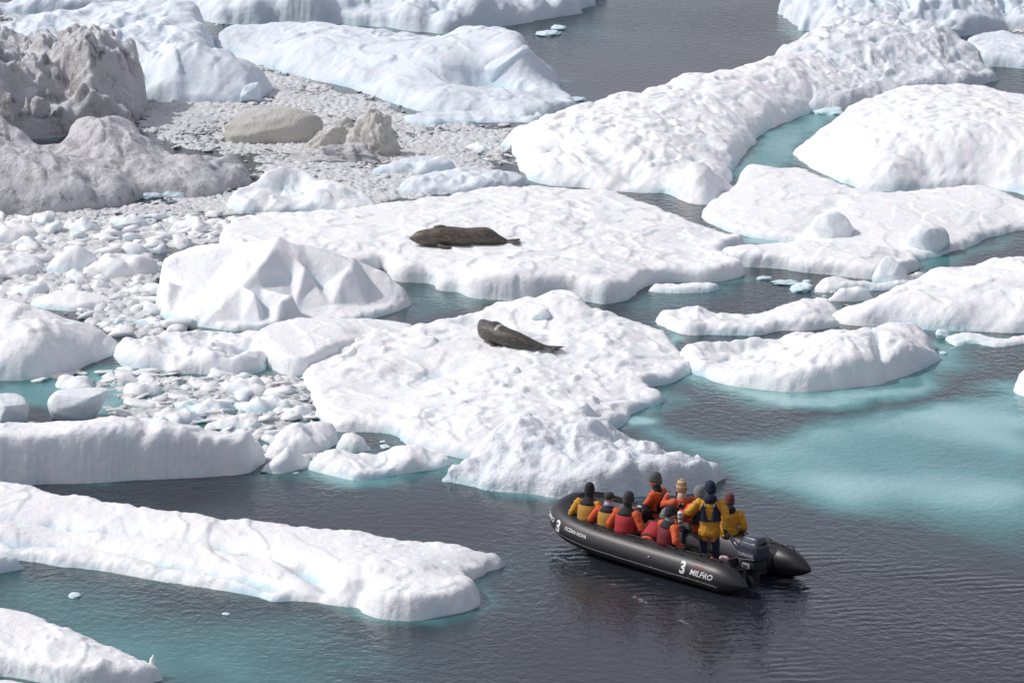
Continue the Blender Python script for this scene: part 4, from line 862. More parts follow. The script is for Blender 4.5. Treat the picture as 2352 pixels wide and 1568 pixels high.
# wind patches: ripples come and go
pm = N(nt, 'ShaderNodeMapRange'); pm.inputs[1].default_value = .38; pm.inputs[2].default_value = .62; pm.inputs[3].default_value = .35; pm.inputs[4].default_value = 1.0
w4 = N(nt, 'ShaderNodeTexNoise', Scale=.12, Detail=2.0); L(mp.outputs[0], w4.inputs['Vector']); L(w4.outputs['Fac'], pm.inputs[0])
# wake ripples: crests in the boat's frame
mw = N(nt, 'ShaderNodeMapping'); mw.vector_type = 'POINT'; mw.inputs['Rotation'].default_value = (0, 0, -math.atan2(BH.y, BH.x) + .55); L(geo.outputs['Position'], mw.inputs['Vector'])
wv = N(nt, 'ShaderNodeTexWave', Scale=.9, Distortion=6.0, Detail=2.0); wv.inputs['Detail Scale'].default_value = 1.2; L(mw.outputs[0], wv.inputs['Vector'])
wm = N(nt, 'ShaderNodeMath', operation='MULTIPLY'); L(wv.outputs['Fac'], wm.inputs[0]); L(aw.outputs['Fac'], wm.inputs[1])
a1 = N(nt, 'ShaderNodeMath', operation='MULTIPLY_ADD'); L(w3.outputs['Fac'], a1.inputs[0]); a1.inputs[1].default_value = .25; L(w1.outputs['Fac'], a1.inputs[2])
a2 = N(nt, 'ShaderNodeMath', operation='MULTIPLY'); L(a1.outputs[0], a2.inputs[0]); L(pm.outputs[0], a2.inputs[1])
a3 = N(nt, 'ShaderNodeMath', operation='MULTIPLY_ADD'); L(wm.outputs[0], a3.inputs[0]); a3.inputs[1].default_value = .32; L(a2.outputs[0], a3.inputs[2])
bp = N(nt, 'ShaderNodeBump', Strength=1.0, Distance=.036); L(a3.outputs[0], bp.inputs['Height'])
L(bp.outputs[0], b.inputs['Normal'])
V = np.stack([X.ravel(), Y.ravel(), Z.ravel()], 1)
o = mk('water', V, F, m, attrs={'foam': Fo.ravel(), 'turq': T.ravel(), 'slush': G.ravel(), 'wake': Wk.ravel()})
tag(o, 'dark rippled sea water, milky turquoise where ice lies under it', None, kind='structure')
# ------------------------------------------------------------------ materials of the boat, people and seals
M_rub = plain('black_rubber', (.017, .017, .020), .42, noise=.10, nscale=9, bump=.003)
M_rubin = plain('grey_inner_fabric', (.11, .11, .125), .55, noise=.06, nscale=12)
M_rope = plain('black_rope', (.018, .018, .02), .7)
M_deck = plain('dark_deck', (.045, .045, .048), .6)
M_cowl = plain('blue_grey_cowl', (.028, .036, .060), .3, noise=.04, coat=.3)
M_cowlt = plain('light_blue_grey_cowl_top', (.055, .065, .095), .3, noise=.04)
M_white = plain('white_print', (.72, .72, .72), .6, noise=.02)
M_printg = plain('grey_print', (.30, .31, .34), .6, noise=.02)
M_printr = plain('red_print', (.45, .05, .05), .6, noise=.02)
M_metal = plain('dull_metal', (.35, .35, .36), .35, metal=.7)
M_orange = plain('orange_jacket', (.62, .095, .025), .75, noise=.10, nscale=14, bump=.02)
M_yellow = plain('yellow_jacket', (.60, .29, .025), .75, noise=.10, nscale=14, bump=.02)
M_ochre = plain('ochre_vest', (.42, .22, .035), .8, noise=.06, nscale=10, bump=.01)
M_red = plain('red_vest', (.38, .022, .028), .8, noise=.06, nscale=10, bump=.01)
M_dred = plain('dark_red_vest', (.16, .012, .018), .8, noise=.06, nscale=10, bump=.01)
M_blk = plain('black_cloth', (.018, .018, .022), .85, noise=.12, nscale=14, bump=.015)
M_grytr = plain('grey_black_trousers', (.035, .036, .042), .7, noise=.2, nscale=10, bump=.02)
M_navy = plain('navy_cloth', (.012, .018, .045), .85, noise=.1, nscale=20)
M_skin = plain('skin', (.52, .27, .19), .55, noise=.04, nscale=20)
M_green = plain('grey_green_wool', (.10, .115, .10), .95, noise=.2, nscale=50, bump=.01)
M_dgrey = plain('charcoal_wool', (.05, .05, .052), .95, noise=.2, nscale=50, bump=.01)
M_gwool = plain('grey_wool', (.20, .21, .21), .95, noise=.25, nscale=50, bump=.01)
M_mauve = plain('pale_mauve_scarf', (.45, .40, .60), .9)
M_lens = plain('white_lens', (.70, .70, .68), .35, noise=.02)
M_pink = plain('pink_dry_bag', (.60, .36, .38), .6)
def striped(name, cols, scale):
    m, nt, b = newmat(name); L = nt.links.new
    tc = N(nt, 'ShaderNodeTexCoord'); sp = N(nt, 'ShaderNodeSeparateXYZ'); L(tc.outputs['Object'], sp.inputs[0])
    mu = N(nt, 'ShaderNodeMath', operation='MULTIPLY'); mu.inputs[1].default_value = scale; L(sp.outputs[2], mu.inputs[0])
    fr = N(nt, 'ShaderNodeMath', operation='FRACT'); L(mu.outputs[0], fr.inputs[0])
    cr = N(nt, 'ShaderNodeValToRGB'); cr.color_ramp.interpolation = 'CONSTANT'; L(fr.outputs[0], cr.inputs[0])
    e = cr.color_ramp.elements; e[0].color = (*cols[0], 1); e[1].position = 1 / len(cols); e[1].color = (*cols[1], 1)
    for i, c in enumerate(cols[2:]): q = e.new((i + 2) / len(cols)); q.color = (*c, 1)
    L(cr.outputs[0], b.inputs['Base Color']); b.inputs['Roughness'].default_value = .95
    return m
M_cream = striped('cream_striped_knit', [(.62, .50, .30), (.62, .50, .30), (.30, .12, .10), (.55, .42, .26), (.10, .10, .10), (.62, .30, .12)], 9)
M_creams = striped('cream_scarf_knit', [(.60, .52, .38), (.45, .38, .30)], 22)
M_redhat = striped('red_black_knit', [(.25, .03, .03), (.04, .05, .04), (.10, .10, .06), (.22, .02, .03)], 11)

def frame_mat(p, heading):
    return Matrix.Translation(p)
def rings(path, radii, n=10, up=(0, 0, 1), cap=True, squash=None):
    """swept tube: path points, radii (r or (rx, rz)), returns verts, faces"""
    P = [Vector(p) for p in path]; V = []; F = []
    up = Vector(up)
    for i, p in enumerate(P):
        t = (P[min(i + 1, len(P) - 1)] - P[max(i - 1, 0)]).normalized()
        s = t.cross(up)
        if s.length < 1e-3: s = t.cross(Vector((1, 0, 0)))
        s.normalize(); u_ = s.cross(t)
        r = radii[i] if hasattr(radii, '__len__') else radii
        rx, rz = r if hasattr(r, '__len__') else (r, r)
        for k in range(n):
            a = 2 * math.pi * k / n
            V.append(p + s * (math.cos(a) * rx) + u_ * (math.sin(a) * rz))
    for i in range(len(P) - 1):
        for k in range(n):
            F.append((i * n + k, i * n + (k + 1) % n, (i + 1) * n + (k + 1) % n, (i + 1) * n + k))
    if cap:
        F.append(tuple(reversed(range(n)))); F.append(tuple(range((len(P) - 1) * n, len(P) * n)))
    return V, F
class MB:
    def __init__(s): s.v = []; s.f = []
    def add(s, V, F):
        o = len(s.v); s.v += [Vector(v) for v in V]; s.f += [tuple(i + o for i in f) for f in F]; return s
    def tube(s, path, radii, n=8, **k): return s.add(*rings(path, radii, n, **k))
    def box(s, c, d, rot=None, bev=.0, taper=1.0):
        x, y, z = [q / 2 for q in d]; V = []
        for sz in (-1, 1):
            for sx, sy in ((-1, -1), (1, -1), (1, 1), (-1, 1)):
                k = taper if sz > 0 else 1
                V.append(Vector((sx * x * k, sy * y * k, sz * z)))
        if rot: V = [rot @ v for v in V]
        V = [v + Vector(c) for v in V]
        return s.add(V, [(3, 2, 1, 0), (4, 5, 6, 7), (0, 1, 5, 4), (1, 2, 6, 5), (2, 3, 7, 6), (3, 0, 4, 7)])
    def ell(s, c, r, n=2, rot=None):
        V, F = ico(n); V = [Vector(v * np.array(r)) for v in V]
        if rot: V = [rot @ v for v in V]
        return s.add([v + Vector(c) for v in V], [tuple(f) for f in F.tolist()])
    def build(s, name, mat, parent=None, smooth=True, bevel=0):
        o = mk(name, np.array([v[:] for v in s.v]), s.f, mat, parent, smooth)
        if bevel:
            b = o.modifiers.new('bevel', 'BEVEL'); b.width = bevel; b.segments = 3; b.limit_method = 'ANGLE'
        return o
def catmull(P, n):
    P = [Vector(p) for p in P]; out = []
    for i in range(len(P) - 1):
        a, b, c, d = P[max(i - 1, 0)], P[i], P[i + 1], P[min(i + 2, len(P) - 1)]
        for k in range(n):
            t = k / n
            out.append(.5 * ((2 * b) + (c - a) * t + (2 * a - 5 * b + 4 * c - d) * t * t + (3 * b - a - 3 * c + d) * t ** 3))
    out.append(P[-1]); return out

# ------------------------------------------------------------------ inflatable boat: local x = towards the bow, y = port (camera side), z up
boat = bpy.data.objects.new('inflatable_boat', None); COL.objects.link(boat)
boat.location = (BO.x, BO.y, 0)
BANG = math.atan2(BH.y, BH.x)
boat.rotation_euler = (0, math.radians(-.6), BANG)
tag(boat, 'black inflatable boat full of people in orange and yellow jackets', 'inflatable boat')
BM = Matrix.Translation(boat.location) @ boat.rotation_euler.to_matrix().to_4x4()
R = .31; YB = .93
def tube_centre(u_):
    """0..1 along one side from the cone tip to the bow"""
    pts = [(-.98, YB, .25), (-.75, YB, .27), (-.25, YB, .30), (.6, YB, .31), (1.6, YB, .31), (2.6, YB, .32), (3.5, YB - .02, .34), (4.3, YB - .13, .40), (4.83, YB - .42, .50), (5.02, .0, .55)]
    return pts
sidepath = catmull(tube_centre(0), 6)
full = sidepath + [Vector((p.x, -p.y, p.z)) for p in reversed(sidepath[:-1])]
def rad_at(p):
    return R * (.08 + .92 * math.sin(min(1, max(0, (p.x + .98) / .82)) * math.pi / 2) ** .8)
V, F = rings(full, [rad_at(p) for p in full], 28)
hull = MB().add(V, F).build('buoyancy_tube', [M_rub, M_rubin], boat)
_in = []
for p_ in hull.data.polygons:
    c_ = p_.center; nn_ = -p_.normal
    inward = Vector((2.2 if c_.x < 2.2 else 2.2 + (c_.x - 2.2) * .3, 0, .5)) - c_; inward.z = 0; inward.normalize()
    _in.append(1 if (nn_.dot(inward) > .25 and nn_.z < .80 and c_.x > -.2) else 0)
hull.data.polygons.foreach_set('material_index', _in)
# rub strake, seams and the inner skin
mb = MB()
for sg in (1, -1):
    P = [Vector((p.x, sg * (p.y), p.z)) for p in sidepath if p.x > -.5]
    Q = []
    for i, p in enumerate(P):
        t = (P[min(i + 1, len(P) - 1)] - P[max(0, i - 1)]).normalized(); out = Vector((t.y, -t.x, 0)) * (-sg); out.normalize()
        Q.append(p + out * (R * .925) + Vector((0, 0, -.12)))
    mb.tube(Q, [(.008, .014)] * len(Q), 6)
mb.build('rubbing_strake', M_rub, boat)
for sg in (1, -1):
    mb = MB(); P = [Vector((p.x, sg * p.y, p.z + R * 1.0)) for p in sidepath if -.35 < p.x < 4.5]
    k = [p + Vector((0, -sg * .02, .012 + .012 * math.sin(i * 1.3))) for i, p in enumerate(P)]
    mb.tube(k, .014, 6); mb.build('grab_rope', M_rope, boat)
    mb = MB(); P2 = [Vector((p.x, sg * (p.y + .13), p.z + R * .88)) for p in sidepath if .0 < p.x < 4.2]
    V2 = [p + Vector((0, 0, .03 * abs(math.sin(i * .9)) - .005)) for i, p in enumerate(P2)]
    mb.tube(V2, .010, 5)
    for i in range(1, len(P2), 4): mb.box(P2[i], (.10, .05, .02))
    mb.build('lifeline', M_rope, boat)
for cx in (.25, .95, -.4):           # carrying handles on the far tube and near tube
    for sg in (-1, 1):
        mb = MB(); z0 = .30 + rad_at(Vector((cx, 0, 0)))
        mb.tube([(cx - .13, sg * YB, z0 - .02), (cx - .09, sg * YB, z0 + .07), (cx + .09, sg * YB, z0 + .07), (cx + .13, sg * YB, z0 - .02)], .014, 6)
        mb.build('carrying_handle', M_rope, boat)
# bow dodger: grey panel closing the bow, and the seam band
mb = MB(); n = 14; V = []; F = []
for i in range(n + 1):
    a = math.pi * i / n - math.pi / 2
    V.append(Vector((3.95 + .85 * math.cos(a), .66 * math.sin(a), .66))); V.append(Vector((3.70 + .35 * math.cos(a), .50 * math.sin(a), .30)))
for i in range(n): F.append((2 * i, 2 * i + 1, 2 * i + 3, 2 * i + 2))
mb.add(V, F)
mb.build('bow_dodger', M_rubin, boat)
mb = MB(); mb.tube(catmull([(4.2, .68, .70), (4.6, .45, .84), (4.75, 0, .90), (4.6, -.45, .84), (4.2, -.68, .72)], 5), .02, 6); mb.build('bow_rope', M_rope, boat)
mb = MB(); mb.tube([(4.0, .72, .68), (3.95, .70, .82), (3.7, .60, .90), (3.5, .52, .90)], .013, 6); mb.build('boarding_rope', M_rope, boat)
# floor
prof = [(0, .66), (1.5, .66), (3.4, .66), (4.2, .50), (4.6, .0), (4.2, -.50), (3.4, -.66), (1.5, -.66), (0, -.66)]
V = [Vector((x, y, z)) for z in (.06, .12) for x, y in prof]; k = len(prof)
MB().add(V, [tuple(range(k, 2 * k))[::1], tuple(reversed(range(k)))] + [(i, (i + 1) % k, k + (i + 1) % k, k + i) for i in range(k)]).build('floorboards', M_deck, boat, smooth=False)
MB().box((0, 0, .30), (.06, 1.30, .50)).build('transom', M_deck, boat, smooth=False, bevel=.01)
mb = MB(); V, F = rings(catmull([(-.05, 0, -.1), (1.5, 0, -.16), (3.2, 0, -.08), (4.2, 0, .15), (4.72, 0, .45)], 5), [.45, .5, .5, .5, .5, .5, .5, .5, .5, .5, .48, .46, .44, .40, .36, .32, .27, .20, .14, .08, .03], 12); mb.add(V, F).build('keel_fabric', M_rub, boat)
mb = MB(); mb.ell((.62, .32, .27), (.28, .17, .14)); mb.tube([(.62, .32, .36), (.62, .32, .44)], .03, 8); mb.build('fuel_tank', M_printr, boat)
# valve caps
for (ux, uz) in ((1.55, .16), (-.05, .14)):
    mb = MB(); a = uz / R
    mb.tube([(ux, YB + math.cos(.35) * R * .99, .30 + math.sin(.35) * R), (ux, YB + math.cos(.35) * R * 1.05, .30 + math.sin(.35) * R * 1.1)], .028, 10); mb.build('valve_cap', M_metal, boat)
# lettering laid on the port tube
def tube_frame(x):
    P = sidepath; best = min(range(1, len(P) - 1), key=lambda i: abs(P[i].x - x))
    p = P[best]; t = (P[best + 1] - P[best - 1]).normalized()
    # refine linearly
    q = P[best + (1 if x > p.x else -1)]; f = (x - p.x) / (q.x - p.x) if abs(q.x - p.x) > 1e-6 else 0
    p = p.lerp(q, f)
    return p, t
def lettering(name, text, x_left, size, ang, mat, parent=boat, bold=.0, shear=0.0, label=None, sx=1.0):
    cu = bpy.data.curves.new(name, 'FONT'); cu.body = text; cu.size = size; cu.offset = bold; cu.shear = shear; cu.resolution_u = 3
    o = bpy.data.objects.new(name, cu); COL.objects.link(o)
    dg = bpy.context.evaluated_depsgraph_get(); me = bpy.data.meshes.new_from_object(o.evaluated_get(dg))
    bpy.data.objects.remove(o); bpy.data.curves.remove(cu)
    bm = bmesh.new(); bm.from_mesh(me)
    bmesh.ops.triangulate(bm, faces=bm.faces)
    long = [e_ for e_ in bm.edges if e_.calc_length() > .05]
    if long: bmesh.ops.subdivide_edges(bm, edges=long, cuts=2)
    for v in bm.verts:
        xl = x_left - v.co.x * sx                       # reading direction runs aft, seen from port
        c, t = tube_frame(xl)
        out = Vector((-t.y, t.x, 0)); out.normalize()
        upv = t.cross(out) * -1 if (t.cross(out)).z < 0 else t.cross(out)
        a = ang + v.co.y / R
        rr = rad_at(c) + .004
        v.co = c + out * (math.cos(a) * rr) + upv * (math.sin(a) * rr)
    bm.to_mesh(me); bm.free()
    me.materials.clear(); me.materials.append(mat); me.name = name
    ob = bpy.data.objects.new(name, me); COL.objects.link(ob); ob.parent = parent
    return ob
lettering('boat_number', '3', 4.42, .34, -.25, M_white, bold=.012)
lettering('name_lettering', 'OCEAN NOVA', 4.12, .105, .20, M_white, bold=.002, shear=.2)
lettering('bow_lettering', 'MILPRO', 4.93, .12, .1, M_white, bold=.003)
lettering('boat_number', '3', .66, .36, -.10, M_white, bold=.012)
lettering('maker_lettering', 'MILPRO', .36, .165, -.02, M_white, bold=.003, shear=.3, sx=1.12)
lettering('small_lettering', 'ZODIAC', .28, .07, .52, M_printr, bold=.001, shear=.3)

# outboard motor: top-level, hangs on the transom
mot = bpy.data.objects.new('outboard_motor', None); COL.objects.link(mot)
mot.matrix_world = BM @ Matrix.Translation((-.30, .10, .47)) @ Matrix.Scale(1.08, 4)
tag(mot, 'dark blue grey outboard motor hanging on the stern of the inflatable boat', 'outboard motor')
def superbox(c, d, p=4.0, n=4, taper=1.0, shear=0.0):
    V, F = ico(n); V = V / (np.sum(np.abs(V) ** p, 1, keepdims=True) ** (1 / p)); V = V * np.array(d) / 2
    k = 1 + (taper - 1) * (V[:, 2:3] / d[2] + .5); V[:, :2] *= k; V[:, 0] += shear * V[:, 2]
    return V + np.array(c), [tuple(f) for f in F.tolist()]
MB().add(*superbox((-.04, 0, .26), (.60, .42, .40), 5, taper=.9, shear=-.1)).build('cowl', M_cowl, mot)
MB().add(*superbox((-.07, 0, .47), (.52, .37, .15), 4, taper=.75)).build('cowl_top', M_cowlt, mot)
MB().add(*superbox((-.30, 0, .44), (.10, .15, .09), 3, n=3)).build('air_intake', M_blk, mot)
MB().add(*superbox((-.02, 0, -.02), (.46, .34, .22), 4, taper=1.15)).build('lower_cowl', M_blk, mot)
mb = MB(); mb.add(*superbox((-.03, 0, -.40), (.26, .16, .75), 4)); mb.box((-.05, 0, -.62), (.5, .26, .03)); mb.ell((-.02, 0, -.86), (.28, .07, .08)); mb.build('leg', M_blk, mot)
mb = MB()
for q in range(3):
    a = q * 2.094; mb.ell((-.30, .10 * math.cos(a), -.86 + .10 * math.sin(a)), (.02, .07, .09), 1)
mb.build('propeller', M_blk, mot)
mb = MB(); mb.box((.24, .0, .0), (.12, .22, .30)); mb.box((.28, .0, -.15), (.08, .30, .1)); mb.build('clamp_bracket', M_metal, mot, smooth=False, bevel=.01)
mb = MB(); mb.tube([(.18, -.02, .12), (.45, -.05, .24), (.64, -.08, .34)], [.055, .05, .04], 8); ti = mb.build('tiller', M_cowl, mot)
MB().tube([(.62, -.075, .33), (.86, -.10, .47)], [.03, .026], 8).build('tiller_grip', M_blk, ti)
def side_text(name, text, x0, z0, size, mat, yoff, bold=0, rgt=-1, bg=None):
    cu = bpy.data.curves.new(name, 'FONT'); cu.body = text; cu.size = size; cu.offset = bold; cu.extrude = .003
    o = bpy.data.objects.new(name, cu); COL.objects.link(o)
    me = bpy.data.meshes.new_from_object(o.evaluated_get(bpy.context.evaluated_depsgraph_get())); bpy.data.objects.remove(o)
    me.transform(Matrix(((rgt, 0, 0, x0), (0, 0, -rgt, yoff), (0, 1, 0, z0), (0, 0, 0, 1)))); me.materials.clear(); me.materials.append(mat); me.name = name
    ob = bpy.data.objects.new(name, me); COL.objects.link(ob); ob.parent = mot; return ob
side_text('maker_lettering', 'YAMAHA', .16, .17, .10, M_printg, .222, bold=.003)
MB().add(*superbox((-.04, .196, -.02), (.20, .02, .11), 6, n=3)).build('number_plate', M_printg, mot)
side_text('plate_number', '268', .045, -.052, .09, M_blk, .210, bold=.001)
MB().box((-.06, .214, .12), (.42, .006, .010), Matrix.Rotation(.12, 3, 'Y')).build('stripe', M_printg, mot, smooth=False)
# ------------------------------------------------------------------ people: joints -> capsules -> one fused skin, clothing parts on top
def ik(a, c, l1, l2, pole):
    a, c = Vector(a), Vector(c); d = c - a; L_ = min(d.length, (l1 + l2) * .985)
    d = d.normalized(); x = (L_ * L_ + l1 * l1 - l2 * l2) / (2 * L_); h = math.sqrt(max(l1 * l1 - x * x, 0))
    pv = Vector(pole) - d * Vector(pole).dot(d); pv.normalize()
    return a + d * x + pv * h, a + d * L_
def person(label, loc, yaw, jacket, trousers=None, sit=True, lean=0.15, side=0.0, twist=0.0, headyaw=0.0, headpitch=0.0, lh=(-.18, .38, .05), rh=(.18, .38, .05),
           vest=None, hat=None, hatstyle='beanie', glove=None, collar=None, scale=1.0, legs='sit', vest_style='panel', scarf=None, seat=.0):
    """loc: pelvis point in boat space; person frame: +Y facing, +X right; hand targets relative to pelvis (chest frame not applied)"""
    trousers = trousers or M_grytr; glove = glove or M_blk
    e = bpy.data.objects.new('person', None); COL.objects.link(e)
    Rl = Matrix.Rotation(-lean, 4, 'X') @ Matrix.Rotation(side, 4, 'Y')
    Tw = Matrix.Rotation(twist, 4, 'Z')
    def T_(x, y, z): return (Rl @ Tw @ Vector((x, y, z)))
    J = {}
    J['pel'] = Vector((0, 0, 0)); J['sp'] = T_(0, 0, .20); J['ch'] = T_(0, 0, .38); J['nk'] = T_(0, .0, .52)
    hb = T_(0, .015, .60)
    Hm = Matrix.Translation(hb) @ (Rl @ Tw @ Matrix.Rotation(lean * .8, 4, 'X')) @ Matrix.Rotation(headyaw, 4, 'Z') @ Matrix.Rotation(-headpitch, 4, 'X') @ Matrix.Scale(1.22, 4)
    head = Hm @ Vector((0, .02, .085))
    bones = []   # (type, a, b)
    mb = MB()
    def seg(a, b, ra, rb, typ, n=10, sub=3):
        P = [a.lerp(b, i / sub) for i in range(sub + 1)]
        mb.tube(P, [ra + (rb - ra) * i / sub if not hasattr(ra, '__len__') else tuple(ra[q] + (rb[q] - ra[q]) * i / sub for q in (0, 1)) for i in range(sub + 1)], n, up=(Rl @ Tw @ Vector((0, 1, 0))))
        bones.append((typ, a, b))
    X_ = (Rl @ Tw @ Vector((1, 0, 0)))
    # torso: elliptical, wider at the chest
    P = [T_(0, 0, -.06), T_(0, 0, .04), T_(0, 0, .16), T_(0, .0, .28), T_(0, .0, .40), T_(0, .0, .48), T_(0, .0, .54)]
    rr = [(.185, .15), (.20, .165), (.195, .16), (.21, .165), (.225, .16), (.175, .12), (.08, .08)]
    mb.tube(P, rr, 16, up=(Rl @ Tw @ Vector((0, 1, 0)))); bones.append(('j', P[0], P[-2]))
    if legs == 'stand': mb.tube([Vector((0, 0, -.02)), Vector((0, 0, -.10)), Vector((0, 0, -.20)), Vector((0, 0, -.22))], [(.19, .155), (.215, .175), (.22, .18), (.17, .13)], 16, up=(0, 1, 0)); bones.append(('j', Vector((0, 0, 0)), Vector((0, 0, -.16))))
    seg(T_(0, 0, .50), hb, .062, .058, 's')
    # head
    V, F = ico(3); V = V.copy()
    V = V * np.array([.077, .096, .115]); V[:, 0] *= 1 - .22 * np.clip(-V[:, 2] / .115, 0, 1)
    mb.add([Hm @ (Vector(v) + Vector((0, .02, .085))) for v in V], [tuple(f) for f in F.tolist()])
    mb.add([Hm @ (Vector(v) * 1.0 + Vector((0, .118, .075))) for v in ico(1)[0] * np.array([.013, .018, .024])], [tuple(f) for f in ico(1)[1].tolist()])
    for sg in (-1, 1): mb.add([Hm @ (Vector(v) + Vector((sg * .078, .01, .08))) for v in ico(1)[0] * np.array([.012, .022, .032])], [tuple(f) for f in ico(1)[1].tolist()])
    bones.append(('s', hb, head + (head - hb)))
    hands = []
    for sg, tgt in ((-1, lh), (1, rh)):
        sh = T_(sg * .215, 0, .44)
        el, wr = ik(sh, Vector(tgt), .29, .26, T_(sg * .7, -.6, -.9))
        mb.ell(sh, (.098, .098, .098)); seg(sh, el, .094, .078, 'j'); mb.ell(el, (.079, .079, .079)); seg(el, wr, .078, .052, 'j')
        hd = (wr - el).normalized(); hands.append((sg, wr, hd))
    if legs == 'sit':
        for sg in (-1, 1):
            hp = Vector((sg * .10, 0, -.02)); an = Vector((sg * .13, .50, -.44 + seat)); kn, an = ik(hp, an, .42, .41, (sg * .1, .4, 1))
            seg(hp, kn, .098, .075, 't'); mb.ell(kn, (.076,) * 3); seg(kn, an, .072, .055, 't'); seg(an + Vector((0, -.05, -.04)), an + Vector((0, .17, -.05)), (.045, .05), (.045, .035), 'b')
    elif legs == 'kneel':
        for sg in (-1, 1):
            hp = Vector((sg * .10, 0, -.02)); kn = Vector((sg * .14, .18, -.38)); an = Vector((sg * .13, -.22, -.40))
            seg(hp, kn, .10, .078, 't'); mb.ell(kn, (.078,) * 3); seg(kn, an, .07, .055, 't'); seg(an, an + Vector((0, -.12, -.0)), .045, .04, 'b')
    else:
        for sg in (-1, 1):
            hp = Vector((sg * .09, 0, -.02)); kn = Vector((sg * .12, .04, -.46)); an = Vector((sg * .13, -.02, -.86))
            seg(hp, kn, .105, .078, 't'); seg(kn, an, .077, .06, 't'); seg(an + Vector((0, -.07, -.04)), an + Vector((0, .18, -.05)), (.05, .05), (.05, .04), 'b')
    tmp = mb.build('body', M_skin)
    md = tmp.modifiers.new('r', 'REMESH'); md.mode = 'VOXEL'; md.voxel_size = .018
    ms = tmp.modifiers.new('s', 'SMOOTH'); ms.iterations = 5; ms.factor = .5
    me = bpy.data.meshes.new_from_object(tmp.evaluated_get(bpy.context.evaluated_depsgraph_get()))
    bpy.data.objects.remove(tmp)
    nv = len(me.vertices); co = np.empty(nv * 3, np.float32); me.vertices.foreach_get('co', co); co = co.reshape(-1, 3)
    faces = [tuple(p.vertices) for p in me.polygons]; bpy.data.meshes.remove(me)
    # soft folds of cloth
    fold = .020 * fbm(co[:, 0] * 8 + co[:, 1] * 5, co[:, 2] * 13, int(abs(loc[0]) * 100) + 5, 3)
    typ = ['j', 's', 't', 'b']; best = np.full(nv, 1e9); lab = np.zeros(nv, int)
    for t_, a, b in bones:
        a = np.array(a); b = np.array(b); ab = b - a; q = np.clip(((co - a) @ ab) / (ab @ ab), 0, 1)
        d = np.linalg.norm(co - a - q[:, None] * ab, axis=1) - (.15 if (t_ == 'j' and (np.linalg.norm(ab) > .4 or (legs == 'stand' and np.linalg.norm(ab) < .17))) else .0) - (.05 if t_ == 't' else 0) - (.10 if t_ == 's' else 0)
        m_ = d < best; best[m_] = d[m_]; lab[m_] = typ.index(t_)
    co = co + np.where(lab[:, None] != 1, 1, 0) * fold[:, None] * (co / (np.linalg.norm(co, axis=1, keepdims=True) + .1))
    allv = [tuple(v) for v in co.tolist()]; slots = [int(lab[f[0]]) for f in faces]
    # hands: palm, four curled fingers, a thumb from the side of the palm
    for sg, wr, hd in hands:
        h = MB(); rt = hd.to_track_quat('Y', 'Z').to_matrix()
        def W_(x, y, z): return wr + rt @ Vector((x, y, z))
        h.tube([W_(0, -.02, 0), W_(0, .03, 0), W_(0, .075, -.004), W_(0, .09, -.006)], [(.028, .022), (.038, .02), (.042, .017), (.038, .012)], 10)
        for i, (fx, ln) in enumerate(((-.031, .062), (-.011, .072), (.011, .068), (.031, .052))):
            h.tube([W_(fx, .082, -.004), W_(fx * 1.05, .082 + ln * .5, -.010), W_(fx * 1.05, .082 + ln * .8, -.030), W_(fx, .082 + ln * .72, -.052)], [.0105, .010, .009, .007], 6)
        h.tube([W_(-sg * .030, .02, -.004), W_(-sg * .055, .045, -.014), W_(-sg * .052, .078, -.032)], [.014, .012, .009], 6)
        off = len(allv); allv += [tuple(v) for v in h.v]; faces += [tuple(i + off for i in f) for f in h.f]; slots += [4] * len(h.f)
    body = mk('body', allv, faces, [jacket, M_skin, trousers, M_blk, glove], e)
    body.data.polygons.foreach_set('material_index', slots)
    # eyes and mouth line as small parts of the face
    f = MB()
    for sg in (-1, 1): f.add([Hm @ (Vector(v) + Vector((sg * .032, .105, .095))) for v in ico(1)[0] * .010], [tuple(q) for q in ico(1)[1].tolist()])
    f.build('eyes', M_blk, e)
    f = MB(); f.tube([Hm @ Vector((-.022, .103, .035)), Hm @ Vector((0, .110, .034)), Hm @ Vector((.022, .103, .035))], .004, 5); f.build('mouth', M_dred, e)
    if hat:
        h = MB(); n = 16; V = []; F = []; prof = [(.6, -.42), (.98, -.34), (1.05, -.2), (1.05, .1), (1.03, .45), (.92, .80), (.66, 1.08), (.34, 1.24), (.02, 1.28)]
        if hatstyle == 'tall': prof = [(.6, -.15), (1.05, .0), (1.10, .10), (1.06, .5), (.98, .9), (.78, 1.3), (.45, 1.58), (.02, 1.62)]
        if hatstyle == 'cap': prof = [(.6, -.05), (1.04, .1), (1.06, .35), (.95, .72), (.6, .98), (.02, 1.04)]
        for (r_, z_) in prof:
            for k in range(n):
                a = 2 * math.pi * k / n; back = 1 if math.sin(a) < 0 else .3
                V.append(Hm @ Vector((math.cos(a) * .086 * r_, .015 + math.sin(a) * .103 * r_, .10 + z_ * .118 - (.030 * back * max(0, 1 - max(0, z_) * 2.2)) + (.05 * (1 - back) * max(0, -z_) * 2))))
        for i in range(len(prof) - 1):
            for k in range(n): F.append((i * n + k, i * n + (k + 1) % n, (i + 1) * n + (k + 1) % n, (i + 1) * n + k))
        ho = mk('hat', V, F, hat, e)
        so_ = ho.modifiers.new('s', 'SUBSURF'); so_.render_levels = 1; so_.levels = 1
        if hatstyle != 'cap':
            h = MB(); V = []
            h.tube([Hm @ Vector((math.cos(a) * .088, .015 + math.sin(a) * .108, .115 - (.03 if math.sin(a) < 0 else 0.0) * abs(math.sin(a)))) for a in np.linspace(0, 2 * math.pi, 17)], [(.006, .016)] * 17, 6)
            c = h.build('cuff', hat, ho)
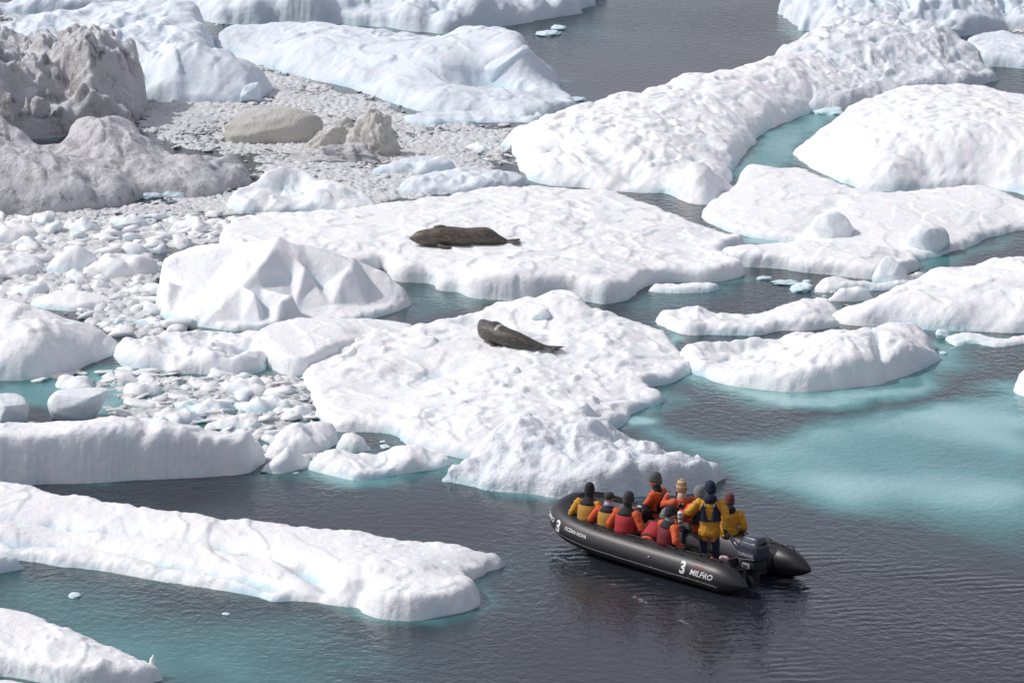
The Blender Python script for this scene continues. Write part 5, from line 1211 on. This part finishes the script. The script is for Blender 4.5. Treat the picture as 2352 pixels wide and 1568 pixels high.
    if scarf:
        h = MB(); h.tube([T_(0, .01, .49), T_(0, .015, .55), T_(0, .015, .60), T_(0, .02, .64)], [(.11, .11), (.105, .10), (.095, .10), (.08, .09)], 14, up=(Rl @ Tw @ Vector((0, 1, 0)))); h.build('scarf', scarf, e)
    if not scarf and not collar:
        h = MB(); h.tube([T_(0, .0, .49), T_(0, .0, .54), hb, Hm @ Vector((0, 0, .035)), Hm @ Vector((0, 0, .05))], [(.12, .11), (.09, .088), (.085, .085), (.083, .088), (.06, .065)], 14, up=(Rl @ Tw @ Vector((0, 1, 0)))); h.build('neck_warmer', M_blk, e)
    if vest:
        up_ = (Rl @ Tw @ Vector((0, 1, 0)))
        if vest_style == 'panel':
            # foam shell round the lower torso, black yoke over the shoulders
            h = MB(); h.tube([T_(0, 0, z) for z in (.02, .04, .12, .24, .39, .42)], [(.18, .14), (.222, .19), (.226, .195), (.232, .20), (.222, .185), (.17, .14)], 20, up=up_)
            h.build('vest_panel', vest, e)
            h = MB(); h.tube([T_(0, 0, z) for z in (.40, .42, .46, .51, .55, .575)], [(.17, .15), (.205, .175), (.185, .165), (.14, .135), (.10, .105), (.07, .08)], 20, up=up_)
            h.build('vest_yoke', M_blk, e)
            h = MB(); h.tube([T_(0, 0, z) for z in (-.015, .0, .03, .04)], [(.18, .15), (.215, .182), (.215, .182), (.18, .15)], 20, up=up_); h.build('belt', M_blk, e)
        else:
            # harness vest: side panels joined by a waist belt, the jacket's back shows between
            for sg in (-1, 1):
                h = MB(); V = []; F = []
                prof = [(.48, .06, .115), (.42, .065, .14), (.34, .09, .175), (.25, .06, .215), (.16, .04, .22), (.10, .03, .22)]
                for z, xi_, xo in prof:
                    for xx in (xi_, (xi_ + xo) / 2, xo):
                        yy = -(.182 - .12 * (xx / .22) ** 3)
                        V.append(T_(sg * xx, yy, z))
                        V.append(T_(sg * xx, yy - .018, z))
                for i in range(len(prof) - 1):
                    for k in range(2):
                        a = i * 6 + k * 2; F += [(a + 1, a + 3, a + 9, a + 7), (a, a + 2, a + 8, a + 6)]
                    F += [(i * 6, i * 6 + 1, i * 6 + 7, i * 6 + 6), (i * 6 + 4, i * 6 + 5, i * 6 + 11, i * 6 + 10)]
                h.add(V, F); h.build('vest_side', vest, e)
                MB().box(T_(sg * .09, -.195, .44), (.03, .012, .05)).build('reflective_patch', M_white, e, smooth=False)
            h = MB(); h.tube([T_(0, 0, z) for z in (.09, .10, .13, .14)], [(.18, .15), (.218, .188), (.218, .188), (.18, .15)], 20, up=up_); h.build('belt', vest, e)
    if collar:
        h = MB(); h.tube([T_(0, -.02, .48), T_(0, -.03, .53), T_(0, -.03, .58), T_(0, -.02, .61)], [(.13, .12), (.14, .13), (.12, .12), (.10, .10)], 14, up=(Rl @ Tw @ Vector((0, 1, 0)))); h.build('hood', collar, e)
    e.matrix_world = BM @ Matrix.Translation(loc) @ Matrix.Rotation(yaw, 4, 'Z') @ Matrix.Diagonal((scale * 1.08, scale * 1.06, scale * 1.03, 1))
    tag(e, label, 'person', 'people in the inflatable boat')
    return e, Hm
# yaw 0 faces port (+y); facing starboard (away from the camera) is pi
PI = math.pi
TZ = .66     # seat height on the tube
person('person in a yellow jacket with ochre vest and black hat, foremost in the boat', (3.86, .76, .57), -2.75, M_yellow, lh=(-.50, .16, .0), rh=(.22, .3, .0), vest=M_ochre, hat=M_blk, headyaw=.2, lean=.1, scale=.93)
person('person in an orange jacket with ochre vest and a pale mauve scarf', (3.32, .72, .54), -2.75, M_orange, lh=(-.34, .12, .04), rh=(.26, .3, .05), vest=M_ochre, hat=M_dgrey, hatstyle='cap', scarf=M_mauve, headyaw=-.2, lean=.10, scale=.88)
person('broad person in an orange jacket, bright red vest and charcoal hat, sitting upright', (2.69, .80, .56), -2.9, M_orange, lh=(-.38, .10, -.05), rh=(.36, .22, .0), vest=M_red, hat=M_dgrey, headyaw=0, lean=.12, scale=1.0)
person('person bending far forward, only a red vest back and a grey hat showing', (2.06, .72, .56), 3.3, M_orange, lh=(-.25, .5, -.1), rh=(.25, .5, -.1), vest=M_red, hat=M_gwool, lean=.95, headpitch=.2, headyaw=-.6, scale=.93)
person('person in an orange jacket with dark red vest and black hat, nearest the driver', (1.50, .78, .56), 3.0, M_orange, lh=(-.12, .36, .25), rh=(.34, .16, .02), vest=M_dred, hat=M_blk, scarf=M_gwool, headyaw=-.6, lean=.12, scale=.95)
person('person in an orange jacket and grey green hat on the far tube, turned left', (3.18, -.66, .62), -1.2, M_orange, lh=(-.16, .42, .12), rh=(.24, .16, .0), vest=M_blk, vest_style='harness', hat=M_green, headyaw=.4, lean=.08, scale=1.02)
person('person in an orange jacket and tall cream striped knit hat, holding up a phone', (2.55, -.74, .62), -1.9, M_orange, lh=(-.20, .38, .52), rh=(.12, .36, .50), vest=M_blk, vest_style='harness', hat=M_cream, hatstyle='tall', scarf=M_creams, headyaw=.3, lean=.05, scale=.90, glove=M_skin)
person('person in an orange jacket and grey knit hat, half hidden behind the standing driver', (1.90, -.62, .62), -1.9, M_orange, lh=(-.26, .36, .30), rh=(.14, .38, .50), vest=M_blk, vest_style='harness', hat=M_gwool, headyaw=.3, lean=.05, scale=.97)
person('driver standing in a long yellow jacket with navy harness and navy hat', (.92, .10, 1.02), -2.45, M_yellow, trousers=M_navy, sit=False, legs='stand', lh=(-.34, .24, .34), rh=(.30, -.10, -.06), vest=M_navy, vest_style='harness', hat=M_navy, collar=M_navy, headyaw=.6, lean=.04, scale=1.0)
person('person in a yellow jacket and red and black knit hat, on the far tube', (1.25, -.80, .60), -2.5, M_yellow, lh=(-.20, .3, .05), rh=(.26, .12, -.02), hat=M_redhat, collar=M_blk, headyaw=.5, lean=.05, scale=.93)
# things they hold
def at_boat(name, label, cat, loc, rot, mbs):
    e = bpy.data.objects.new(name, None); COL.objects.link(e)
    e.matrix_world = BM @ Matrix.Translation(loc) @ Matrix.Rotation(rot, 4, 'Z')
    for nm, m_, b_ in mbs: b_.build(nm, m_, e, smooth=nm in ('lens', 'barrel', 'ring', 'sack', 'strap', 'hood'))
    return tag(e, label, cat)
at_boat('phone', 'black phone held up beside the cream striped hat', 'phone', (2.86, -.95, 1.12), -2.0, [('case', M_blk, MB().box((0, 0, 0), (.16, .012, .085))), ('screen', M_cowl, MB().box((0, .008, 0), (.15, .004, .075)))])
at_boat('camera', 'black camera raised left of the driver, above the grey knit hat', 'camera', (2.20, -.90, 1.30), -1.9, [('camera_body', M_blk, MB().box((0, 0, 0), (.15, .07, .10)).box((0, 0, .06), (.06, .06, .03))), ('lens', M_blk, MB().tube([(0, .03, 0), (0, .14, 0)], .036, 12))])
lz = MB().tube([(0, .03, 0), (0, .10, .02), (0, .24, .06), (0, .26, .065)], [.040, .045, .058, .062], 14)
cm = at_boat('camera', 'camera with a long white telephoto lens standing up beside the black hat', 'camera', (1.68, .20, .82), .2, [('camera_body', M_blk, MB().box((0, 0, -.02), (.15, .09, .11)))])
tl = MB().tube([(0, 0, .03), (0, 0, .14), (0, 0, .28), (0, 0, .30)], [.042, .046, .060, .060], 14).build('lens', M_lens, cm)
for z in (.10, .19): MB().tube([(0, 0, z), (0, 0, z + .022)], [.058, .058], 14).build('ring', M_blk, tl)
MB().tube([(0, 0, .28), (0, 0, .33)], [.066, .068], 14).build('hood', M_lens, tl)
at_boat('backpack', 'black shiny bag in front of the person kneeling on the far tube', 'bag', (3.25, -.25, .72), .2, [('sack', plain('shiny_black_nylon', (.02, .02, .024), .25, noise=.2, nscale=12, bump=.03), MB().add(*superbox((0, 0, 0), (.36, .26, .42), 2.8, n=3))), ('strap', M_rope, MB().tube([(-.12, .13, .16), (-.1, .2, 0), (-.12, .13, -.16)], .016, 6))])
at_boat('dry_bag', 'small pink and white bundle at the stern beside the motor', 'bag', (-.02, .62, .60), .3, [('sack', M_pink, MB().add(*superbox((0, 0, 0), (.22, .13, .11), 2.4, n=3))), ('strap', M_rope, MB().tube([(-.05, .075, .0), (0, .08, .05), (.05, .075, 0)], .010, 6))])
# ------------------------------------------------------------------ seals asleep on the snow
def seal_mat(name, a, b_, dark):
    m, nt, b = newmat(name); L = nt.links.new
    tc = N(nt, 'ShaderNodeTexCoord'); mp = N(nt, 'ShaderNodeMapping'); mp.inputs['Scale'].default_value = (3.2, 8, 8); L(tc.outputs['Object'], mp.inputs[0])
    n1 = N(nt, 'ShaderNodeTexNoise', Scale=2.2, Detail=7.0, Roughness=.7); L(mp.outputs[0], n1.inputs['Vector'])
    cr = N(nt, 'ShaderNodeValToRGB'); L(n1.outputs['Fac'], cr.inputs[0]); e = cr.color_ramp.elements
    e[0].position = .40; e[0].color = (*dark, 1); e[1].position = .64; e[1].color = (*b_, 1); q = e.new(.52); q.color = (*a, 1)
    at = N(nt, 'ShaderNodeAttribute', attribute_name='pale'); mx = N(nt, 'ShaderNodeMix', data_type='RGBA'); L(at.outputs['Fac'], mx.inputs[0]); L(cr.outputs[0], mx.inputs[6]); mx.inputs[7].default_value = (.62, .56, .46, 1)
    L(mx.outputs[2], b.inputs['Base Color']); b.inputs['Roughness'].default_value = .5; b.inputs['Sheen Weight'].default_value = .15
    bp = N(nt, 'ShaderNodeBump', Distance=.02, Strength=.5); L(n1.outputs['Fac'], bp.inputs['Height']); L(bp.outputs[0], b.inputs['Normal'])
    return m
M_seal1 = seal_mat('seal_fur_grey', (.090, .076, .058), (.17, .14, .10), (.062, .053, .043))
M_seal2 = seal_mat('seal_fur_brown', (.045, .038, .031), (.15, .125, .09), (.030, .026, .022))
def seal(label, p0, p1, z, L0, spine, mat, curve=0.0, palepatch=None, headturn=0.0, fl='up'):
    a = np.array(un(p0[0], p0[1], z)); b = np.array(un(p1[0], p1[1], z))
    e = bpy.data.objects.new('seal', None); COL.objects.link(e)
    n = 22; V = []; F = []; pale = []
    S = len(spine) ; rows = []
    xs = np.array([s_[0] for s_ in spine]); K = 40
    for i in range(K + 1):
        u_ = i / K; f = lambda j: float(np.interp(u_, xs, [s_[j] for s_ in spine]))
        # smooth interpolation
        rw, rh = f(1), f(2)
        x = u_ * L0; y = curve * math.sin(u_ * math.pi) + headturn * max(0, .18 - u_) ** 1.2 * 4
        zc = rh * .93 + f(3)
        for k in range(n):
            t_ = 2 * math.pi * k / n
            cz = math.sin(t_); zz = zc + rh * (cz if cz > 0 else cz * .93)
            if cz < -.5: zz = zc + rh * (-.5 * .93 - (abs(cz) - .5) * .75)
            wv_ = 1 + .02 * math.sin(u_ * 60) * (1 if .08 < u_ < .22 else .2)
            V.append((x, y + rw * math.cos(t_) * wv_, zz * 1.0))
            pale.append(1.0 if palepatch and abs(u_ - palepatch) < .022 and .72 < cz and math.cos(t_) < .45 else 0)
    for i in range(K):
        for k in range(n): F.append((i * n + k, i * n + (k + 1) % n, (i + 1) * n + (k + 1) % n, (i + 1) * n + k))
    F.append(tuple(reversed(range(n)))); F.append(tuple(range(K * n, (K + 1) * n)))
    V = np.array(V)
    body = mk('body', V, F, mat, e, attrs={'pale': pale})
    sb = body.modifiers.new('s', 'SUBSURF'); sb.levels = 1; sb.render_levels = 2
    # snout, eyes, nostrils
    hz = spine[1][2] * .95
    f_ = MB()
    for sg in (-1, 1): f_.ell((.16, headturn * .3 + sg * .085, hz + .13), (.016, .01, .014), 1)
    f_.build('eyes', M_blk, e)
    # fore flippers folded to the flank
    for sg in (-1, 1):
        m_ = MB(); y0 = sg * (.30 if sg < 0 else .28); top = .55 if sg > 0 and fl == 'up' else .28
        if sg > 0:   # upper (far/top) flipper lies over the back
            yc = curve * math.sin(.33 * math.pi); P = [(.24 * L0, yc + .02, top - .04), (.29 * L0, yc + .03, top - .01), (.34 * L0, yc + .03, top - .01), (.41 * L0, yc + .02, top - .07)]
        else:
            P = [(.28 * L0, -.30, .10), (.32 * L0, -.36, .07), (.37 * L0, -.38, .04), (.40 * L0, -.36, .03)]
        m_.tube(catmull(P, 4), [(.06 + .06 * math.sin(min(1, i / 9) * 2.2), .035 + .012 * math.sin(i / 12 * 3) - .0022 * i) for i in range(13)], 8)
        m_.build('flipper', mat, e)
    # hind flippers with spread toes
    for sg in (-1, 1):
        m_ = MB(); x0 = L0 * .97
        for tnum in range(5):
            sp = (tnum - 2) * .035
            ln = .36 - .03 * abs(tnum - 2) + (.05 if tnum in (0, 4) else 0)
            m_.tube([(x0 - .1, headturn * 0 + sg * .05 + sp * .3, .10), (x0 + ln * .5, sg * .09 + sp * .9, .085 + .03 * (sg > 0)), (x0 + ln, sg * .12 + sp * 1.7, .07 + .05 * (sg > 0))], [(.035, .025), (.030, .018), (.012, .008)], 8)
        m_.build('hind_flipper', mat, e)
    d = b - a
    e.location = a; e.rotation_euler = (0, 0, math.atan2(d[1], d[0]))
    s_ = np.hypot(d[0], d[1]) / (L0 * 1.1); e.scale = (s_, s_, s_)
    return tag(e, label, 'seal', 'seals asleep on the floes')
SP1 = [(0, .03, .03, .20), (.012, .06, .06, .17), (.035, .075, .08, .15), (.06, .15, .16, .08), (.09, .20, .20, .04), (.14, .235, .23, .02), (.2, .26, .25, .0), (.3, .29, .29, 0), (.42, .32, .28, 0), (.55, .31, .255, 0), (.66, .31, .26, 0), (.76, .30, .265, 0), (.83, .24, .22, 0), (.89, .15, .14, 0.01), (.95, .10, .09, .01), (1.0, .06, .04, .03)]
z1 = ground(*un(1060, 568, .44)[:2]); z2 = ground(*un(1190, 800, .4)[:2])
print('SEALZ', z1, z2)
seal('larger grey brown seal stretched out straight on its side', (940, 566), (1196, 562), z1 - .03, 2.75, SP1, M_seal1, curve=-.03)
SP2 = [(0, .04, .045, .36), (.012, .06, .07, .32), (.03, .13, .15, .20), (.07, .20, .22, .10), (.13, .25, .27, .03), (.22, .29, .29, .0), (.34, .31, .29, 0), (.48, .28, .25, 0), (.62, .24, .22, 0), (.74, .185, .17, 0), (.84, .13, .12, 0), (.92, .095, .09, .0), (1.0, .06, .05, .02)]
seal('smaller dark brown seal lying aslant with a pale patch behind its flipper', (1092, 776), (1282, 810), z2 + .02, 2.5, SP2, M_seal2, curve=-.22, palepatch=.40, headturn=.35)
bpy.context.view_layer.update()
